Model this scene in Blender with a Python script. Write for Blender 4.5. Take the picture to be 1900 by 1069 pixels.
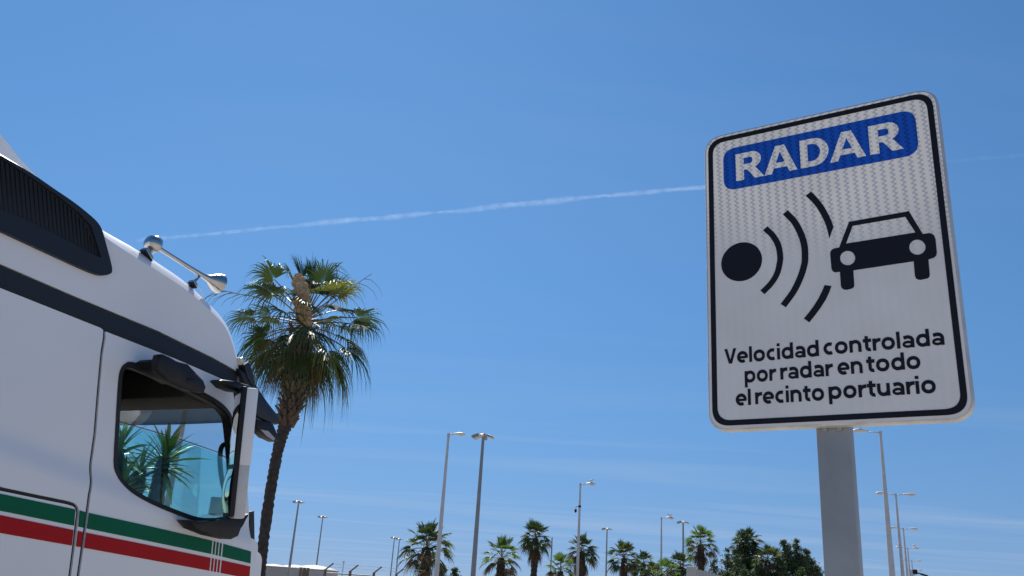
import bpy, bmesh, math, random
import numpy as np
from mathutils import Vector, Matrix

for o in list(bpy.data.objects):
    bpy.data.objects.remove(o)
SC = bpy.context.scene
COL = SC.collection
PI = math.pi
R = math.radians

# ------------------------------------------------------------------ camera
FPX, PITCH, ROLL, EYE = 1604.33, R(19.7715), R(3.7935), 1.6     # focal length in pixels of a 1900 px wide picture
_F = np.array([0, math.cos(PITCH), math.sin(PITCH)])
_R0 = np.array([1.0, 0, 0]); _U0 = np.array([0, -math.sin(PITCH), math.cos(PITCH)])
_R = math.cos(ROLL) * _R0 + math.sin(ROLL) * _U0
_U = math.cos(ROLL) * _U0 - math.sin(ROLL) * _R0
CAM = np.array([0, 0, EYE])
cam_d = bpy.data.cameras.new('camera')
cam_d.sensor_width = 36; cam_d.lens = FPX / 1900 * 36
cam_d.clip_start = 0.05; cam_d.clip_end = 30000
cam = bpy.data.objects.new('camera', cam_d); COL.objects.link(cam)
cam.matrix_world = Matrix(((_R[0], _U[0], -_F[0], 0), (_R[1], _U[1], -_F[1], 0), (_R[2], _U[2], -_F[2], EYE), (0, 0, 0, 1)))
SC.camera = cam

# ------------------------------------------------------------------ sky, sun, exposure
SUN_EL, SUN_AZ = R(54), R(-16)           # azimuth from +Y, positive towards +X
world = bpy.data.worlds.new('World'); SC.world = world; world.use_nodes = True
wn = world.node_tree.nodes; wl = world.node_tree.links
wn.clear()
w_out = wn.new('ShaderNodeOutputWorld'); w_bg = wn.new('ShaderNodeBackground')
sky = wn.new('ShaderNodeTexSky'); sky.sky_type = 'NISHITA'; sky.sun_disc = False
sky.sun_elevation = SUN_EL; sky.sun_rotation = SUN_AZ
sky.air_density = 1.0; sky.dust_density = 0.4; sky.ozone_density = 4.0; sky.altitude = 0
w_bg.inputs['Strength'].default_value = 0.075
# thin cirrus veils low in the sky: noise on a flat layer high above
tc = wn.new('ShaderNodeTexCoord'); sep = wn.new('ShaderNodeSeparateXYZ'); wl.new(tc.outputs['Generated'], sep.inputs[0])
def wmath(op, a, b=None):
    n = wn.new('ShaderNodeMath'); n.operation = op
    for i, v in enumerate((a, b)):
        if v is None: continue
        if isinstance(v, (int, float)): n.inputs[i].default_value = v
        else: wl.new(v, n.inputs[i])
    return n.outputs[0]
# the clear air low over the sea: look the sky colour up a little higher, so the horizon stays blue
lift = wn.new('ShaderNodeCombineXYZ'); wl.new(sep.outputs[0], lift.inputs[0]); wl.new(sep.outputs[1], lift.inputs[1])
wl.new(wmath('ADD', wmath('MULTIPLY', wmath('MAXIMUM', sep.outputs[2], 0.0), 0.30), 0.20), lift.inputs[2])
nrm = wn.new('ShaderNodeVectorMath'); nrm.operation = 'NORMALIZE'; wl.new(lift.outputs[0], nrm.inputs[0]); wl.new(nrm.outputs[0], sky.inputs['Vector'])
zc = wmath('MAXIMUM', sep.outputs[2], 0.03)
cx = wmath('DIVIDE', sep.outputs[0], zc); cy = wmath('DIVIDE', sep.outputs[1], zc)
cmb = wn.new('ShaderNodeCombineXYZ'); wl.new(wmath('MULTIPLY', cx, 0.10), cmb.inputs[0]); wl.new(wmath('MULTIPLY', cy, 0.42), cmb.inputs[1])
nz = wn.new('ShaderNodeTexNoise'); nz.inputs['Scale'].default_value = 1.6; nz.inputs['Detail'].default_value = 6; nz.inputs['Roughness'].default_value = 0.55
nz.inputs['Distortion'].default_value = 0.6
wl.new(cmb.outputs[0], nz.inputs['Vector'])
ramp = wn.new('ShaderNodeMapRange'); ramp.inputs[1].default_value = 0.49; ramp.inputs[2].default_value = 0.80; ramp.inputs[3].default_value = 0.0; ramp.inputs[4].default_value = 0.75
wl.new(nz.outputs['Fac'], ramp.inputs[0])
tint = wn.new('ShaderNodeMix'); tint.data_type = 'RGBA'; tint.blend_type = 'MULTIPLY'; tint.inputs['Factor'].default_value = 1
wl.new(sky.outputs[0], tint.inputs['A']); tint.inputs['B'].default_value = (0.435, 0.715, 0.905, 1)      # the camera's white balance of the sky
hz = wn.new('ShaderNodeMix'); hz.data_type = 'RGBA'        # paler air down at the horizon, all round
wl.new(wmath('MULTIPLY', wmath('EXPONENT', wmath('MULTIPLY', wmath('MAXIMUM', sep.outputs[2], 0.0), -11.0)), 0.75), hz.inputs['Factor'])
wl.new(tint.outputs['Result'], hz.inputs['A']); hz.inputs['B'].default_value = (3.46, 4.37, 5.65, 1)
mixw = wn.new('ShaderNodeMix'); mixw.data_type = 'RGBA'
wl.new(wmath('MULTIPLY', ramp.outputs[0], wmath('MAXIMUM', wmath('SUBTRACT', 1.0, wmath('MULTIPLY', sep.outputs[2], 3.2)), 0.16)), mixw.inputs['Factor']); wl.new(hz.outputs['Result'], mixw.inputs['A']); mixw.inputs['B'].default_value = (3.9, 5.0, 6.5, 1)
wl.new(mixw.outputs['Result'], w_bg.inputs['Color']); wl.new(w_bg.outputs[0], w_out.inputs[0])

sun_d = bpy.data.lights.new('sun', 'SUN'); sun_d.energy = 4.6; sun_d.angle = R(0.53); sun_d.color = (1, 0.955, 0.88)
sun = bpy.data.objects.new('sun', sun_d); COL.objects.link(sun)
SUN_DIR = Vector((math.sin(SUN_AZ) * math.cos(SUN_EL), math.cos(SUN_AZ) * math.cos(SUN_EL), math.sin(SUN_EL)))
sun.rotation_euler = SUN_DIR.to_track_quat('Z', 'Y').to_euler()
vs = SC.view_settings
vs.view_transform = 'Standard'; vs.look = 'None'; vs.gamma = 1; vs.exposure = 0.55; vs.use_curve_mapping = False

# ------------------------------------------------------------------ helpers: pixels of the photograph to places
def ray(x, y):
    return (x - 950) / FPX * _R - (y - 534.5) / FPX * _U + _F
def atz(x, y, z):
    d = ray(x, y); return Vector(CAM + d * (z - EYE) / d[2])
def aty(x, y, Y):
    d = ray(x, y); return Vector(CAM + d * Y / d[1])

# ------------------------------------------------------------------ helpers: materials
MATS = {}
def mat(name, col, rough=0.5, metal=0.0, var=0.0, scale=8.0, bump=0.0, bscale=60.0, col2=None, rnd=0.0, spec=0.5, coat=0.0, sss=0.0):
    if name in MATS: return MATS[name]
    m = bpy.data.materials.new(name); m.use_nodes = True
    nt = m.node_tree; n = nt.nodes; l = nt.links
    b = n['Principled BSDF']
    b.inputs['Base Color'].default_value = (*col, 1); b.inputs['Roughness'].default_value = rough
    b.inputs['Metallic'].default_value = metal; b.inputs['Specular IOR Level'].default_value = spec
    b.inputs['Coat Weight'].default_value = coat; b.inputs['Coat Roughness'].default_value = 0.08
    tcd = n.new('ShaderNodeTexCoord')
    last = None
    if var > 0 or col2 is not None:
        t = n.new('ShaderNodeTexNoise'); t.inputs['Scale'].default_value = scale; t.inputs['Detail'].default_value = 6; t.inputs['Roughness'].default_value = 0.6
        l.new(tcd.outputs['Object'], t.inputs['Vector'])
        mx = n.new('ShaderNodeMix'); mx.data_type = 'RGBA'
        c2 = col2 if col2 is not None else tuple(max(0, c * (1 - var)) for c in col)
        mr = n.new('ShaderNodeMapRange'); mr.inputs[1].default_value = 0.35; mr.inputs[2].default_value = 0.68
        l.new(t.outputs['Fac'], mr.inputs[0]); l.new(mr.outputs[0], mx.inputs['Factor'])
        mx.inputs['A'].default_value = (*col, 1); mx.inputs['B'].default_value = (*c2, 1)
        last = mx.outputs['Result']
        mr2 = n.new('ShaderNodeMapRange'); mr2.inputs[3].default_value = max(0.02, rough - 0.1 * min(1, rough * 2)); mr2.inputs[4].default_value = min(1, rough + 0.12)
        l.new(t.outputs['Fac'], mr2.inputs[0]); l.new(mr2.outputs[0], b.inputs['Roughness'])
    if rnd > 0:
        oi = n.new('ShaderNodeObjectInfo'); h = n.new('ShaderNodeHueSaturation')
        mr = n.new('ShaderNodeMapRange'); mr.inputs[3].default_value = 1 - rnd; mr.inputs[4].default_value = 1 + rnd
        l.new(oi.outputs['Random'], mr.inputs[0]); l.new(mr.outputs[0], h.inputs['Value'])
        mr3 = n.new('ShaderNodeMapRange'); mr3.inputs[3].default_value = 0.5 - rnd * 0.05; mr3.inputs[4].default_value = 0.5 + rnd * 0.05
        l.new(oi.outputs['Random'], mr3.inputs[0]); l.new(mr3.outputs[0], h.inputs['Hue'])
        if last is None: h.inputs['Color'].default_value = (*col, 1)
        else: l.new(last, h.inputs['Color'])
        last = h.outputs[0]
    if last is not None: l.new(last, b.inputs['Base Color'])
    if bump > 0:
        t2 = n.new('ShaderNodeTexNoise'); t2.inputs['Scale'].default_value = bscale; t2.inputs['Detail'].default_value = 4
        l.new(tcd.outputs['Object'], t2.inputs['Vector'])
        bp = n.new('ShaderNodeBump'); bp.inputs['Strength'].default_value = bump; bp.inputs['Distance'].default_value = 0.02
        l.new(t2.outputs['Fac'], bp.inputs['Height']); l.new(bp.outputs[0], b.inputs['Normal'])
    if sss > 0:      # thin leaf: some light comes through
        tr = n.new('ShaderNodeBsdfTranslucent'); ms = n.new('ShaderNodeMixShader'); ms.inputs[0].default_value = sss
        tr.inputs['Color'].default_value = (col[0] * 1.6 + 0.02, col[1] * 1.6 + 0.04, col[2] * 0.9, 1)
        l.new(b.outputs[0], ms.inputs[1]); l.new(tr.outputs[0], ms.inputs[2]); l.new(ms.outputs[0], n['Material Output'].inputs[0])
    MATS[name] = m; return m

def glass_mat(name, tint, gloss=0.06, rough=0.02, gcol=(1, 1, 1)):
    m = bpy.data.materials.new(name); m.use_nodes = True
    nt = m.node_tree; n = nt.nodes; l = nt.links; n.remove(n['Principled BSDF'])
    t = n.new('ShaderNodeBsdfTransparent'); t.inputs[0].default_value = (*tint, 1)
    g = n.new('ShaderNodeBsdfGlossy'); g.inputs['Roughness'].default_value = rough; g.inputs[0].default_value = (*gcol, 1)
    fr = n.new('ShaderNodeFresnel'); fr.inputs[0].default_value = 1.35
    mr = n.new('ShaderNodeMath'); mr.operation = 'MULTIPLY'; mr.inputs[1].default_value = gloss / 0.06
    l.new(fr.outputs[0], mr.inputs[0])
    ms = n.new('ShaderNodeMixShader'); l.new(mr.outputs[0], ms.inputs[0]); l.new(t.outputs[0], ms.inputs[1]); l.new(g.outputs[0], ms.inputs[2])
    l.new(ms.outputs[0], n['Material Output'].inputs[0])
    MATS[name] = m; return m

# ------------------------------------------------------------------ helpers: objects
def link_mesh(name, me, m=None, parent=None, smooth=False):
    o = bpy.data.objects.new(name, me); COL.objects.link(o)
    if m is not None: me.materials.append(m)
    if smooth:
        me.polygons.foreach_set('use_smooth', [True] * len(me.polygons))
    if parent is not None: o.parent = parent
    return o
def obj(name, verts, faces, m, parent=None, smooth=False):
    me = bpy.data.meshes.new(name); me.from_pydata([tuple(v) for v in verts], [], faces); me.update()
    return link_mesh(name, me, m, parent, smooth)
def bobj(name, bm, m, parent=None, smooth=False, angle=None):
    me = bpy.data.meshes.new(name)
    bmesh.ops.recalc_face_normals(bm, faces=bm.faces)
    bm.to_mesh(me); bm.free()
    o = link_mesh(name, me, m, parent, smooth)
    if smooth and angle is not None:
        me.set_sharp_from_angle(angle=R(angle))
    return o
def thing(name, loc, label, cat, group=None, rotz=0.0):
    o = bpy.data.objects.new(name, None); COL.objects.link(o); o.empty_display_size = 0.2
    o.location = loc; o.rotation_euler = (0, 0, rotz)
    tag(o, label, cat, group); return o
def tag(o, label, cat, group=None):
    o['label'] = label; o['category'] = cat
    if group: o['group'] = group
    return o
def structure(o):
    o['kind'] = 'structure'; return o
def copy_tree(o, parent=None, label=None):
    c = o.copy(); COL.objects.link(c); c.parent = parent
    for ch in list(o.children): copy_tree(ch, c)
    if label: c['label'] = label
    return c

def tube(bm, pts, rads, seg=10, cap=True):
    pts = [Vector(p) for p in pts]; rings = []
    if isinstance(rads, (int, float)): rads = [rads] * len(pts)
    prev = None
    for i, p in enumerate(pts):
        d = (pts[min(i + 1, len(pts) - 1)] - pts[max(i - 1, 0)]).normalized()
        if prev is None:
            a = d.orthogonal().normalized()
        else:
            a = (prev - d * prev.dot(d)).normalized()
        prev = a; b = d.cross(a)
        rings.append([bm.verts.new(p + (a * math.cos(2 * PI * k / seg) + b * math.sin(2 * PI * k / seg)) * rads[i]) for k in range(seg)])
    for i in range(len(rings) - 1):
        for k in range(seg):
            bm.faces.new((rings[i][k], rings[i][(k + 1) % seg], rings[i + 1][(k + 1) % seg], rings[i + 1][k]))
    if cap:
        bm.faces.new(rings[0][::-1]); bm.faces.new(rings[-1])
    return rings
def box(bm, c, size, M=None, bevel=0.0):
    g = bmesh.ops.create_cube(bm, size=1.0)
    vs_ = g['verts']
    for v in vs_:
        v.co = Vector((v.co.x * size[0], v.co.y * size[1], v.co.z * size[2]))
        if M is not None: v.co = M @ v.co
        v.co += Vector(c)
    if bevel > 0:
        es = list({e for v in vs_ for e in v.link_edges})
        bmesh.ops.bevel(bm, geom=es, offset=bevel, segments=2, affect='EDGES', profile=0.6)
def poly_fill(outline, holes=()):
    """flat filled polygon with holes -> bmesh in (x, z) with y = 0"""
    bm = bmesh.new(); edges = []
    for loop in [outline, *holes]:
        vv = [bm.verts.new((p[0], 0, p[1])) for p in loop]
        for i in range(len(vv)): edges.append(bm.edges.new((vv[i], vv[(i + 1) % len(vv)])))
    bmesh.ops.triangle_fill(bm, use_beauty=True, use_dissolve=False, edges=edges)
    return bm
def rounded(pts, rad, seg=5):
    """round the corners of a closed 2-D outline; rad may be a list"""
    out = []; n = len(pts)
    for i in range(n):
        p = Vector(pts[i]).to_2d(); a = Vector(pts[i - 1]).to_2d(); b = Vector(pts[(i + 1) % n]).to_2d()
        r = rad[i] if isinstance(rad, (list, tuple)) else rad
        if r <= 0: out.append((p.x, p.y)); continue
        da = (a - p); db = (b - p)
        t = min(r, da.length * 0.45, db.length * 0.45)
        q0 = p + da.normalized() * t; q1 = p + db.normalized() * t
        for k in range(seg + 1):
            s = k / seg
            q = q0 * (1 - s) ** 2 + p * 2 * s * (1 - s) + q1 * s ** 2
            out.append((q.x, q.y))
    return out
def resample(pts, n):
    pts = [Vector(p) for p in pts]; L = [0]
    for a, b in zip(pts, pts[1:]): L.append(L[-1] + (b - a).length)
    out = []
    for k in range(n):
        t = L[-1] * k / (n - 1); i = 0
        while i < len(L) - 2 and L[i + 1] < t: i += 1
        f = (t - L[i]) / max(1e-9, L[i + 1] - L[i]); out.append(pts[i].lerp(pts[i + 1], f))
    return out
def smooth_path(pts, n=24):
    """Catmull-Rom through the points"""
    P = [Vector(p) for p in pts]; P = [P[0] * 2 - P[1]] + P + [P[-1] * 2 - P[-2]]; out = []
    segs = len(P) - 3; per = max(2, n // segs)
    for i in range(segs):
        p0, p1, p2, p3 = P[i:i + 4]
        for k in range(per):
            t = k / per
            out.append(0.5 * ((2 * p1) + (p2 - p0) * t + (2 * p0 - 5 * p1 + 4 * p2 - p3) * t * t + (3 * p1 - p0 - 3 * p2 + p3) * t ** 3))
    out.append(P[-2]); return out

def smooth_closed(pts, per=4):
    P = [Vector((p[0], p[1])) for p in pts]; n = len(P); out = []
    for i in range(n):
        p0, p1, p2, p3 = P[i - 1], P[i], P[(i + 1) % n], P[(i + 2) % n]
        for k in range(per):
            t = k / per
            q = 0.5 * ((2 * p1) + (p2 - p0) * t + (2 * p0 - 5 * p1 + 4 * p2 - p3) * t * t + (3 * p1 - p0 - 3 * p2 + p3) * t ** 3); out.append((q.x, q.y))
    return out
# ------------------------------------------------------------------ ground
random.seed(5)
m_asphalt = mat('worn_pale_asphalt', (0.42, 0.37, 0.31), 0.9, var=0.3, scale=1.5, bump=0.4, bscale=40)
m_pave = mat('pavement_concrete', (0.46, 0.42, 0.37), 0.9, var=0.25, scale=2.0, bump=0.3, bscale=25)
m_soil = mat('dry_soil', (0.38, 0.31, 0.23), 0.95, var=0.4, scale=0.6, bump=0.6, bscale=8)
g = structure(obj('ground', [(-4000, -4000, 0), (4000, -4000, 0), (4000, 6000, 0), (-4000, 6000, 0)], [(0, 1, 2, 3)], m_soil))
structure(obj('road', [(-40, -30, 0.004), (14, -30, 0.004), (40, 13, 0.004), (-40, 13, 0.004)], [(0, 1, 2, 3)], m_asphalt))
bm = bmesh.new(); box(bm, (2.2, -0.5, 0.06), (5.2, 7.5, 0.12), Matrix.Rotation(R(-12), 3, 'Z'), 0.015)
structure(bobj('pavement', bm, m_pave))

# ------------------------------------------------------------------ road sign
SA = R(-33.0); SIGN_D = 2.127
s_u = np.array([math.cos(SA), math.sin(SA), 0]); s_n = np.array([-math.sin(SA), math.cos(SA), 0])
def on_sign(x, y):
    k = ray(x, y); q = CAM + k * (SIGN_D / (k @ s_n))
    return (float(q @ s_u), float(q[2]))          # (u, height)
TL, TR, BR, BL = [on_sign(*p) for p in ((1309, 258.5), (1737.4, 163), (1804.5, 774.1), (1319.7, 795.4))]
U0 = (TL[0] + BL[0]) / 2; U1 = (TR[0] + BR[0]) / 2; V0 = (BL[1] + BR[1]) / 2; V1 = (TL[1] + TR[1]) / 2
pc = (on_sign(1545, 797)[0])                      # the post's middle
sign_loc = s_u * pc + s_n * SIGN_D
SIGN = thing('road_sign', (sign_loc[0], sign_loc[1], 0.0), 'white radar speed control sign with blue plate on a galvanised post', 'road sign', rotz=SA)
def SP(x, y):
    u, v = on_sign(x, y); return (u - pc, v)
u0, u1, v0, v1 = U0 - pc - 0.0065, U1 - pc + 0.004, V0 - 0.0065, V1 + 0.005

def sheeting(name, c_lo, c_hi, c_base):
    """prismatic sheeting: columns with teeth, stronger towards the top"""
    m = bpy.data.materials.new(name); m.use_nodes = True
    nt = m.node_tree; n = nt.nodes; l = nt.links; b = n['Principled BSDF']
    b.inputs['Roughness'].default_value = 0.42; b.inputs['Specular IOR Level'].default_value = 0.4
    t = n.new('ShaderNodeTexCoord'); s = n.new('ShaderNodeSeparateXYZ'); l.new(t.outputs['Object'], s.inputs[0])
    def mth(op, a, b_=None, c_=None):
        q = n.new('ShaderNodeMath'); q.operation = op
        for i, v in enumerate((a, b_, c_)):
            if v is None: continue
            if isinstance(v, (int, float)): q.inputs[i].default_value = v
            else: l.new(v, q.inputs[i])
        return q.outputs[0]
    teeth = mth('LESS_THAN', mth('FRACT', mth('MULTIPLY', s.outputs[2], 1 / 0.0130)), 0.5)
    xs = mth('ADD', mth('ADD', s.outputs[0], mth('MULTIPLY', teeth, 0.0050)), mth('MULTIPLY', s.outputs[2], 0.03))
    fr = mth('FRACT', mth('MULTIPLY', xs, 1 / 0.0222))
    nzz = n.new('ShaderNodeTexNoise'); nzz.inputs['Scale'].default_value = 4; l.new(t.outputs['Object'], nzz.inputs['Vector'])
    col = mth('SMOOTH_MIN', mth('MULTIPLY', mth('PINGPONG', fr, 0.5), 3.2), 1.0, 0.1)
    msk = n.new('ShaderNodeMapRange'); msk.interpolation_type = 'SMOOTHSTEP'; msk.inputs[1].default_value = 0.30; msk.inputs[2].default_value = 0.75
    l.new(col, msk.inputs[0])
    fade = n.new('ShaderNodeMapRange'); fade.interpolation_type = 'SMOOTHSTEP'  # view-dependent sheen of the prisms, painted as pattern contrast growing upward
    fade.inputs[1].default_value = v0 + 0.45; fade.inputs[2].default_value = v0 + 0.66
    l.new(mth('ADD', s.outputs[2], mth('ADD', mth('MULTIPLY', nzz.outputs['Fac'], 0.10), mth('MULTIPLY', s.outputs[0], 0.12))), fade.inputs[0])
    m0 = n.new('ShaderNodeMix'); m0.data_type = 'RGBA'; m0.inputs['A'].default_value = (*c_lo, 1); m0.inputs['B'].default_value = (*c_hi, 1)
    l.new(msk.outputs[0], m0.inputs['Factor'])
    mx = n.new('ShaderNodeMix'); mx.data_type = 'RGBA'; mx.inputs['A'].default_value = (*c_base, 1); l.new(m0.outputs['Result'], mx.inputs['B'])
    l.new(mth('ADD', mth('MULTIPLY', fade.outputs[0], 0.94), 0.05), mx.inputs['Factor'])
    dn = n.new('ShaderNodeTexNoise'); dn.inputs['Scale'].default_value = 5; dn.inputs['Detail'].default_value = 8; l.new(t.outputs['Object'], dn.inputs['Vector'])
    dm = n.new('ShaderNodeMapRange'); dm.inputs[1].default_value = 0.3; dm.inputs[2].default_value = 0.75; dm.inputs[3].default_value = 1.04; dm.inputs[4].default_value = 0.9
    l.new(dn.outputs['Fac'], dm.inputs[0])
    hsv = n.new('ShaderNodeHueSaturation'); l.new(mx.outputs['Result'], hsv.inputs['Color']); l.new(dm.outputs[0], hsv.inputs['Value'])
    l.new(hsv.outputs[0], b.inputs['Base Color'])
    MATS[name] = m; return m
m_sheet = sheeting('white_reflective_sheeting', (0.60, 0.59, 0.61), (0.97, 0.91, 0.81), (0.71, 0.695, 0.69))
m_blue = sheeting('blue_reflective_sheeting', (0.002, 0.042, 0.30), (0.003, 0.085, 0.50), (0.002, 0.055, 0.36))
m_ink = mat('black_sign_ink', (0.009, 0.010, 0.017), 0.55, var=0.2, scale=6, spec=0.2)
m_alu = mat('weathered_aluminium', (0.62, 0.61, 0.59), 0.45, 0.6, var=0.25, scale=14, bump=0.05)
m_galv = mat('galvanised_steel', (0.33, 0.345, 0.355), 0.52, 0.45, col2=(0.27, 0.285, 0.295), scale=7, bump=0.02, bscale=60)
m_bolt = mat('zinc_bolt', (0.5, 0.5, 0.48), 0.35, 0.9, var=0.3, scale=80)

rim = 0.0
rect = [(u0, v0), (u1, v0), (u1, v1), (u0, v1)]
def sheet(name, outline, y, m, holes=(), parent=SIGN, th=0.0006):
    """thin flat film on the sign's face, y metres in front"""
    bm = poly_fill(outline, holes)
    r = bmesh.ops.extrude_face_region(bm, geom=bm.faces[:])
    for e in r['geom']:
        if isinstance(e, bmesh.types.BMVert): e.co.y -= th
    for v in bm.verts: v.co.y -= y
    return bobj(name, bm, m, parent)
# folded aluminium panel: shallow tray with rounded front edge
bm = bmesh.new()
RC = 0.044
prof = [(0.006, 0.0), (0.002, 0.0012), (0.0, 0.005), (0.0, 0.024), (0.002, 0.0255), (0.014, 0.0255), (0.014, 0.006)]
rings = []
for ins, yy in prof:
    o_ = rounded([(u0 + ins, v0 + ins), (u1 - ins, v0 + ins), (u1 - ins, v1 - ins), (u0 + ins, v1 - ins)], RC * 1.25 - ins, 10)
    rings.append([bm.verts.new((p[0], yy, p[1])) for p in o_])
for a, b in zip(rings, rings[1:]):
    for k in range(len(a)): bm.faces.new((a[k], a[(k + 1) % len(a)], b[(k + 1) % len(a)], b[k]))
bm.faces.new(rings[0]); bm.faces.new(rings[-1][::-1])
panel = bobj('sign_panel', bm, m_alu, SIGN, True, 40)
def rr(a0, b0, a1, b1, rad, seg=10): return rounded([(a0, b0), (a1, b0), (a1, b1), (a0, b1)], rad, seg)
sheet('white_face', rr(u0 + .006, v0 + .006, u1 - .006, v1 - .006, RC * 1.25 - .006), 0.0004, m_sheet)
bi, bw = 0.0125, 0.0138
sheet('border', rr(u0 + bi, v0 + bi, u1 - bi, v1 - bi, 0.046), 0.0014, m_ink,
      [rr(u0 + bi + bw, v0 + bi + bw, u1 - bi - bw, v1 - bi - bw, 0.036)])
# blue plate
bl = [SP(1342.5, 304), SP(1530, 320), SP(1704.6, 273.5), SP(1688, 205), SP(1352, 277), SP(1358, 354.4), SP(1640, 297.5)]
ba0 = bl[0][0]; ba1 = bl[2][0]; bv1 = (bl[3][1] + bl[4][1]) / 2; bv0 = (bl[5][1] + bl[6][1]) / 2
plate = sheet('blue_plate', rr(ba0, bv0, ba1, bv1, 0.036), 0.0014, m_blue)
# capitals of RADAR, drawn in a unit box
def arc(cx_, cy_, rx, ry, a0, a1, n=9):
    return [(cx_ + rx * math.cos(R(a0 + (a1 - a0) * k / n)), cy_ + ry * math.sin(R(a0 + (a1 - a0) * k / n))) for k in range(n + 1)]
GLYPH = {
    'R': ([(0, 0), (.29, 0), (.29, .37), (.36, .37), (.42, .345), (.67, 0), (1, 0), (.76, .33), (.69, .405)] + arc(.58, .70, .33, .30, -45, 90) + [(0, 1)],
          [[(.29, .57), (.50, .57)] + arc(.50, .69, .11, .12, -70, 70, 6) + [(.50, .81), (.29, .81)]]),
    'A': ([(0, 0), (.225, 0), (.29, .19), (.70, .19), (.765, 0), (1, 0), (.64, 1), (.36, 1)], [[(.36, .375), (.495, .77), (.63, .375)]]),
    'D': ([(0, 0), (.46, 0)] + arc(.46, .5, .54, .5, -85, 85, 14) + [(.46, 1), (0, 1)],
          [[(.27, .19), (.40, .19)] + arc(.40, .5, .31, .31, -80, 80, 10) + [(.40, .81), (.27, .81)]]),
}
for ch, lb, rb, lt in (('R', (1366.6, 337.7), (1418.5, 328.5), (1364, 289)), ('A', (1419.2, 327.8), (1480, 316.3), None), ('D', (1486.5, 313.6), (1539.5, 303.5), (1484, 264)),
                       ('A', (1541, 303.2), (1607.5, 290), None), ('R', (1615, 288), (1677, 275), (1611, 235))):
    a = SP(*lb); b = SP(*rb)
    H0, H1 = SP(1366.6, 337.7)[1], SP(1364, 289)[1]
    H0 = (SP(1366.6, 337.7)[1] + SP(1615, 288)[1]) / 2; H1 = (SP(1364, 289)[1] + SP(1611, 235)[1]) / 2
    out, holes = GLYPH[ch]
    f = lambda q: (a[0] + (b[0] - a[0]) * q[0], H0 + (H1 - H0) * q[1])
    lo = sheet('letter', [f(q) for q in out], 0.0024, m_sheet, [[f(q) for q in h] for h in holes], parent=plate)
# radar symbol
def Z(ox, oy, s): return lambda x, y: SP(ox + x * s, oy + y * s)
z4 = Z(1320, 330, 0.14968); z6 = Z(1320, 480, 0.14968); z5 = Z(1520, 370, 0.16839)
dc = SP(1376, 486); dl = SP(1338, 486); dr = SP(1414, 485); drad = (dr[0] - dl[0]) / 2
sheet('camera_dot', [(dc[0] + drad * math.cos(2 * PI * k / 40), dc[1] + drad * math.sin(2 * PI * k / 40)) for k in range(40)], 0.0014, m_ink)
def ribbon(pts, w):
    P = smooth_path([Vector((p[0], p[1], 0)) for p in pts], 40); L = []; Rr = []
    for i, p in enumerate(P):
        d = (P[min(i + 1, len(P) - 1)] - P[max(i - 1, 0)]).normalized(); nrm = Vector((-d.y, d.x, 0))
        L.append(p + nrm * w / 2); Rr.append(p - nrm * w / 2)
    return [(p.x, p.y) for p in L + Rr[::-1]]
sheet('radar_wave', ribbon([z4(670, 630), z4(765, 722), z4(830, 840), z4(854, 970), z6(848, 60), z6(815, 190), z6(740, 312), z6(635, 421)], 0.0155), 0.0014, m_ink)
sheet('radar_wave', ribbon([z4(918, 430), z4(1030, 548), z4(1112, 700), z4(1155, 850), z4(1162, 1010), z6(1148, 100), z6(1105, 235), z6(1020, 410), z6(893, 585)], 0.0165), 0.0014, m_ink)
sheet('radar_wave', [z4(*p) for p in ((1240, 175), (1300, 235), (1355, 300), (1405, 370), (1450, 450), (1487, 530), (1515, 610), (1463, 755), (1447, 680), (1422, 595), (1390, 515), (1350, 440), (1300, 362), (1240, 290), (1168, 226))], 0.0014, m_ink)
sheet('radar_wave', [z6(*p) for p in ((1405, 330), (1490, 343), (1462, 420), (1420, 510), (1355, 612), (1290, 700), (1215, 792), (1148, 745), (1215, 665), (1270, 590), (1330, 495), (1370, 415))], 0.0014, m_ink)
car = [(330, 250), (990, 133), (1142, 385), (1215, 375), (1245, 382), (1268, 402), (1283, 440), (1298, 590), (1290, 622), (1268, 645), (1205, 665), (1220, 835), (1214, 858), (1195, 874), (1120, 890), (1090, 887), (1068, 874), (1056, 845), (1042, 685),
       (378, 785), (388, 945), (384, 968), (366, 985), (300, 1000), (268, 994), (248, 978), (240, 950), (230, 800), (180, 808), (152, 796), (137, 770), (122, 600), (130, 570), (155, 547), (222, 532)]
car_u = [z5(*p) for p in car]
win = [z5(*p) for p in ((370, 295), (950, 195), (1062, 368), (297, 490))]
hl = [[z5(cx_ + rx * math.cos(2 * PI * k / 28), cy_ + ry * math.sin(2 * PI * k / 28)) for k in range(28)] for cx_, cy_, rx, ry in ((315, 650, 83, 79), (1083, 530, 90, 83))]
sheet('car_symbol', car_u, 0.0014, m_ink, [win, *hl])
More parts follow.
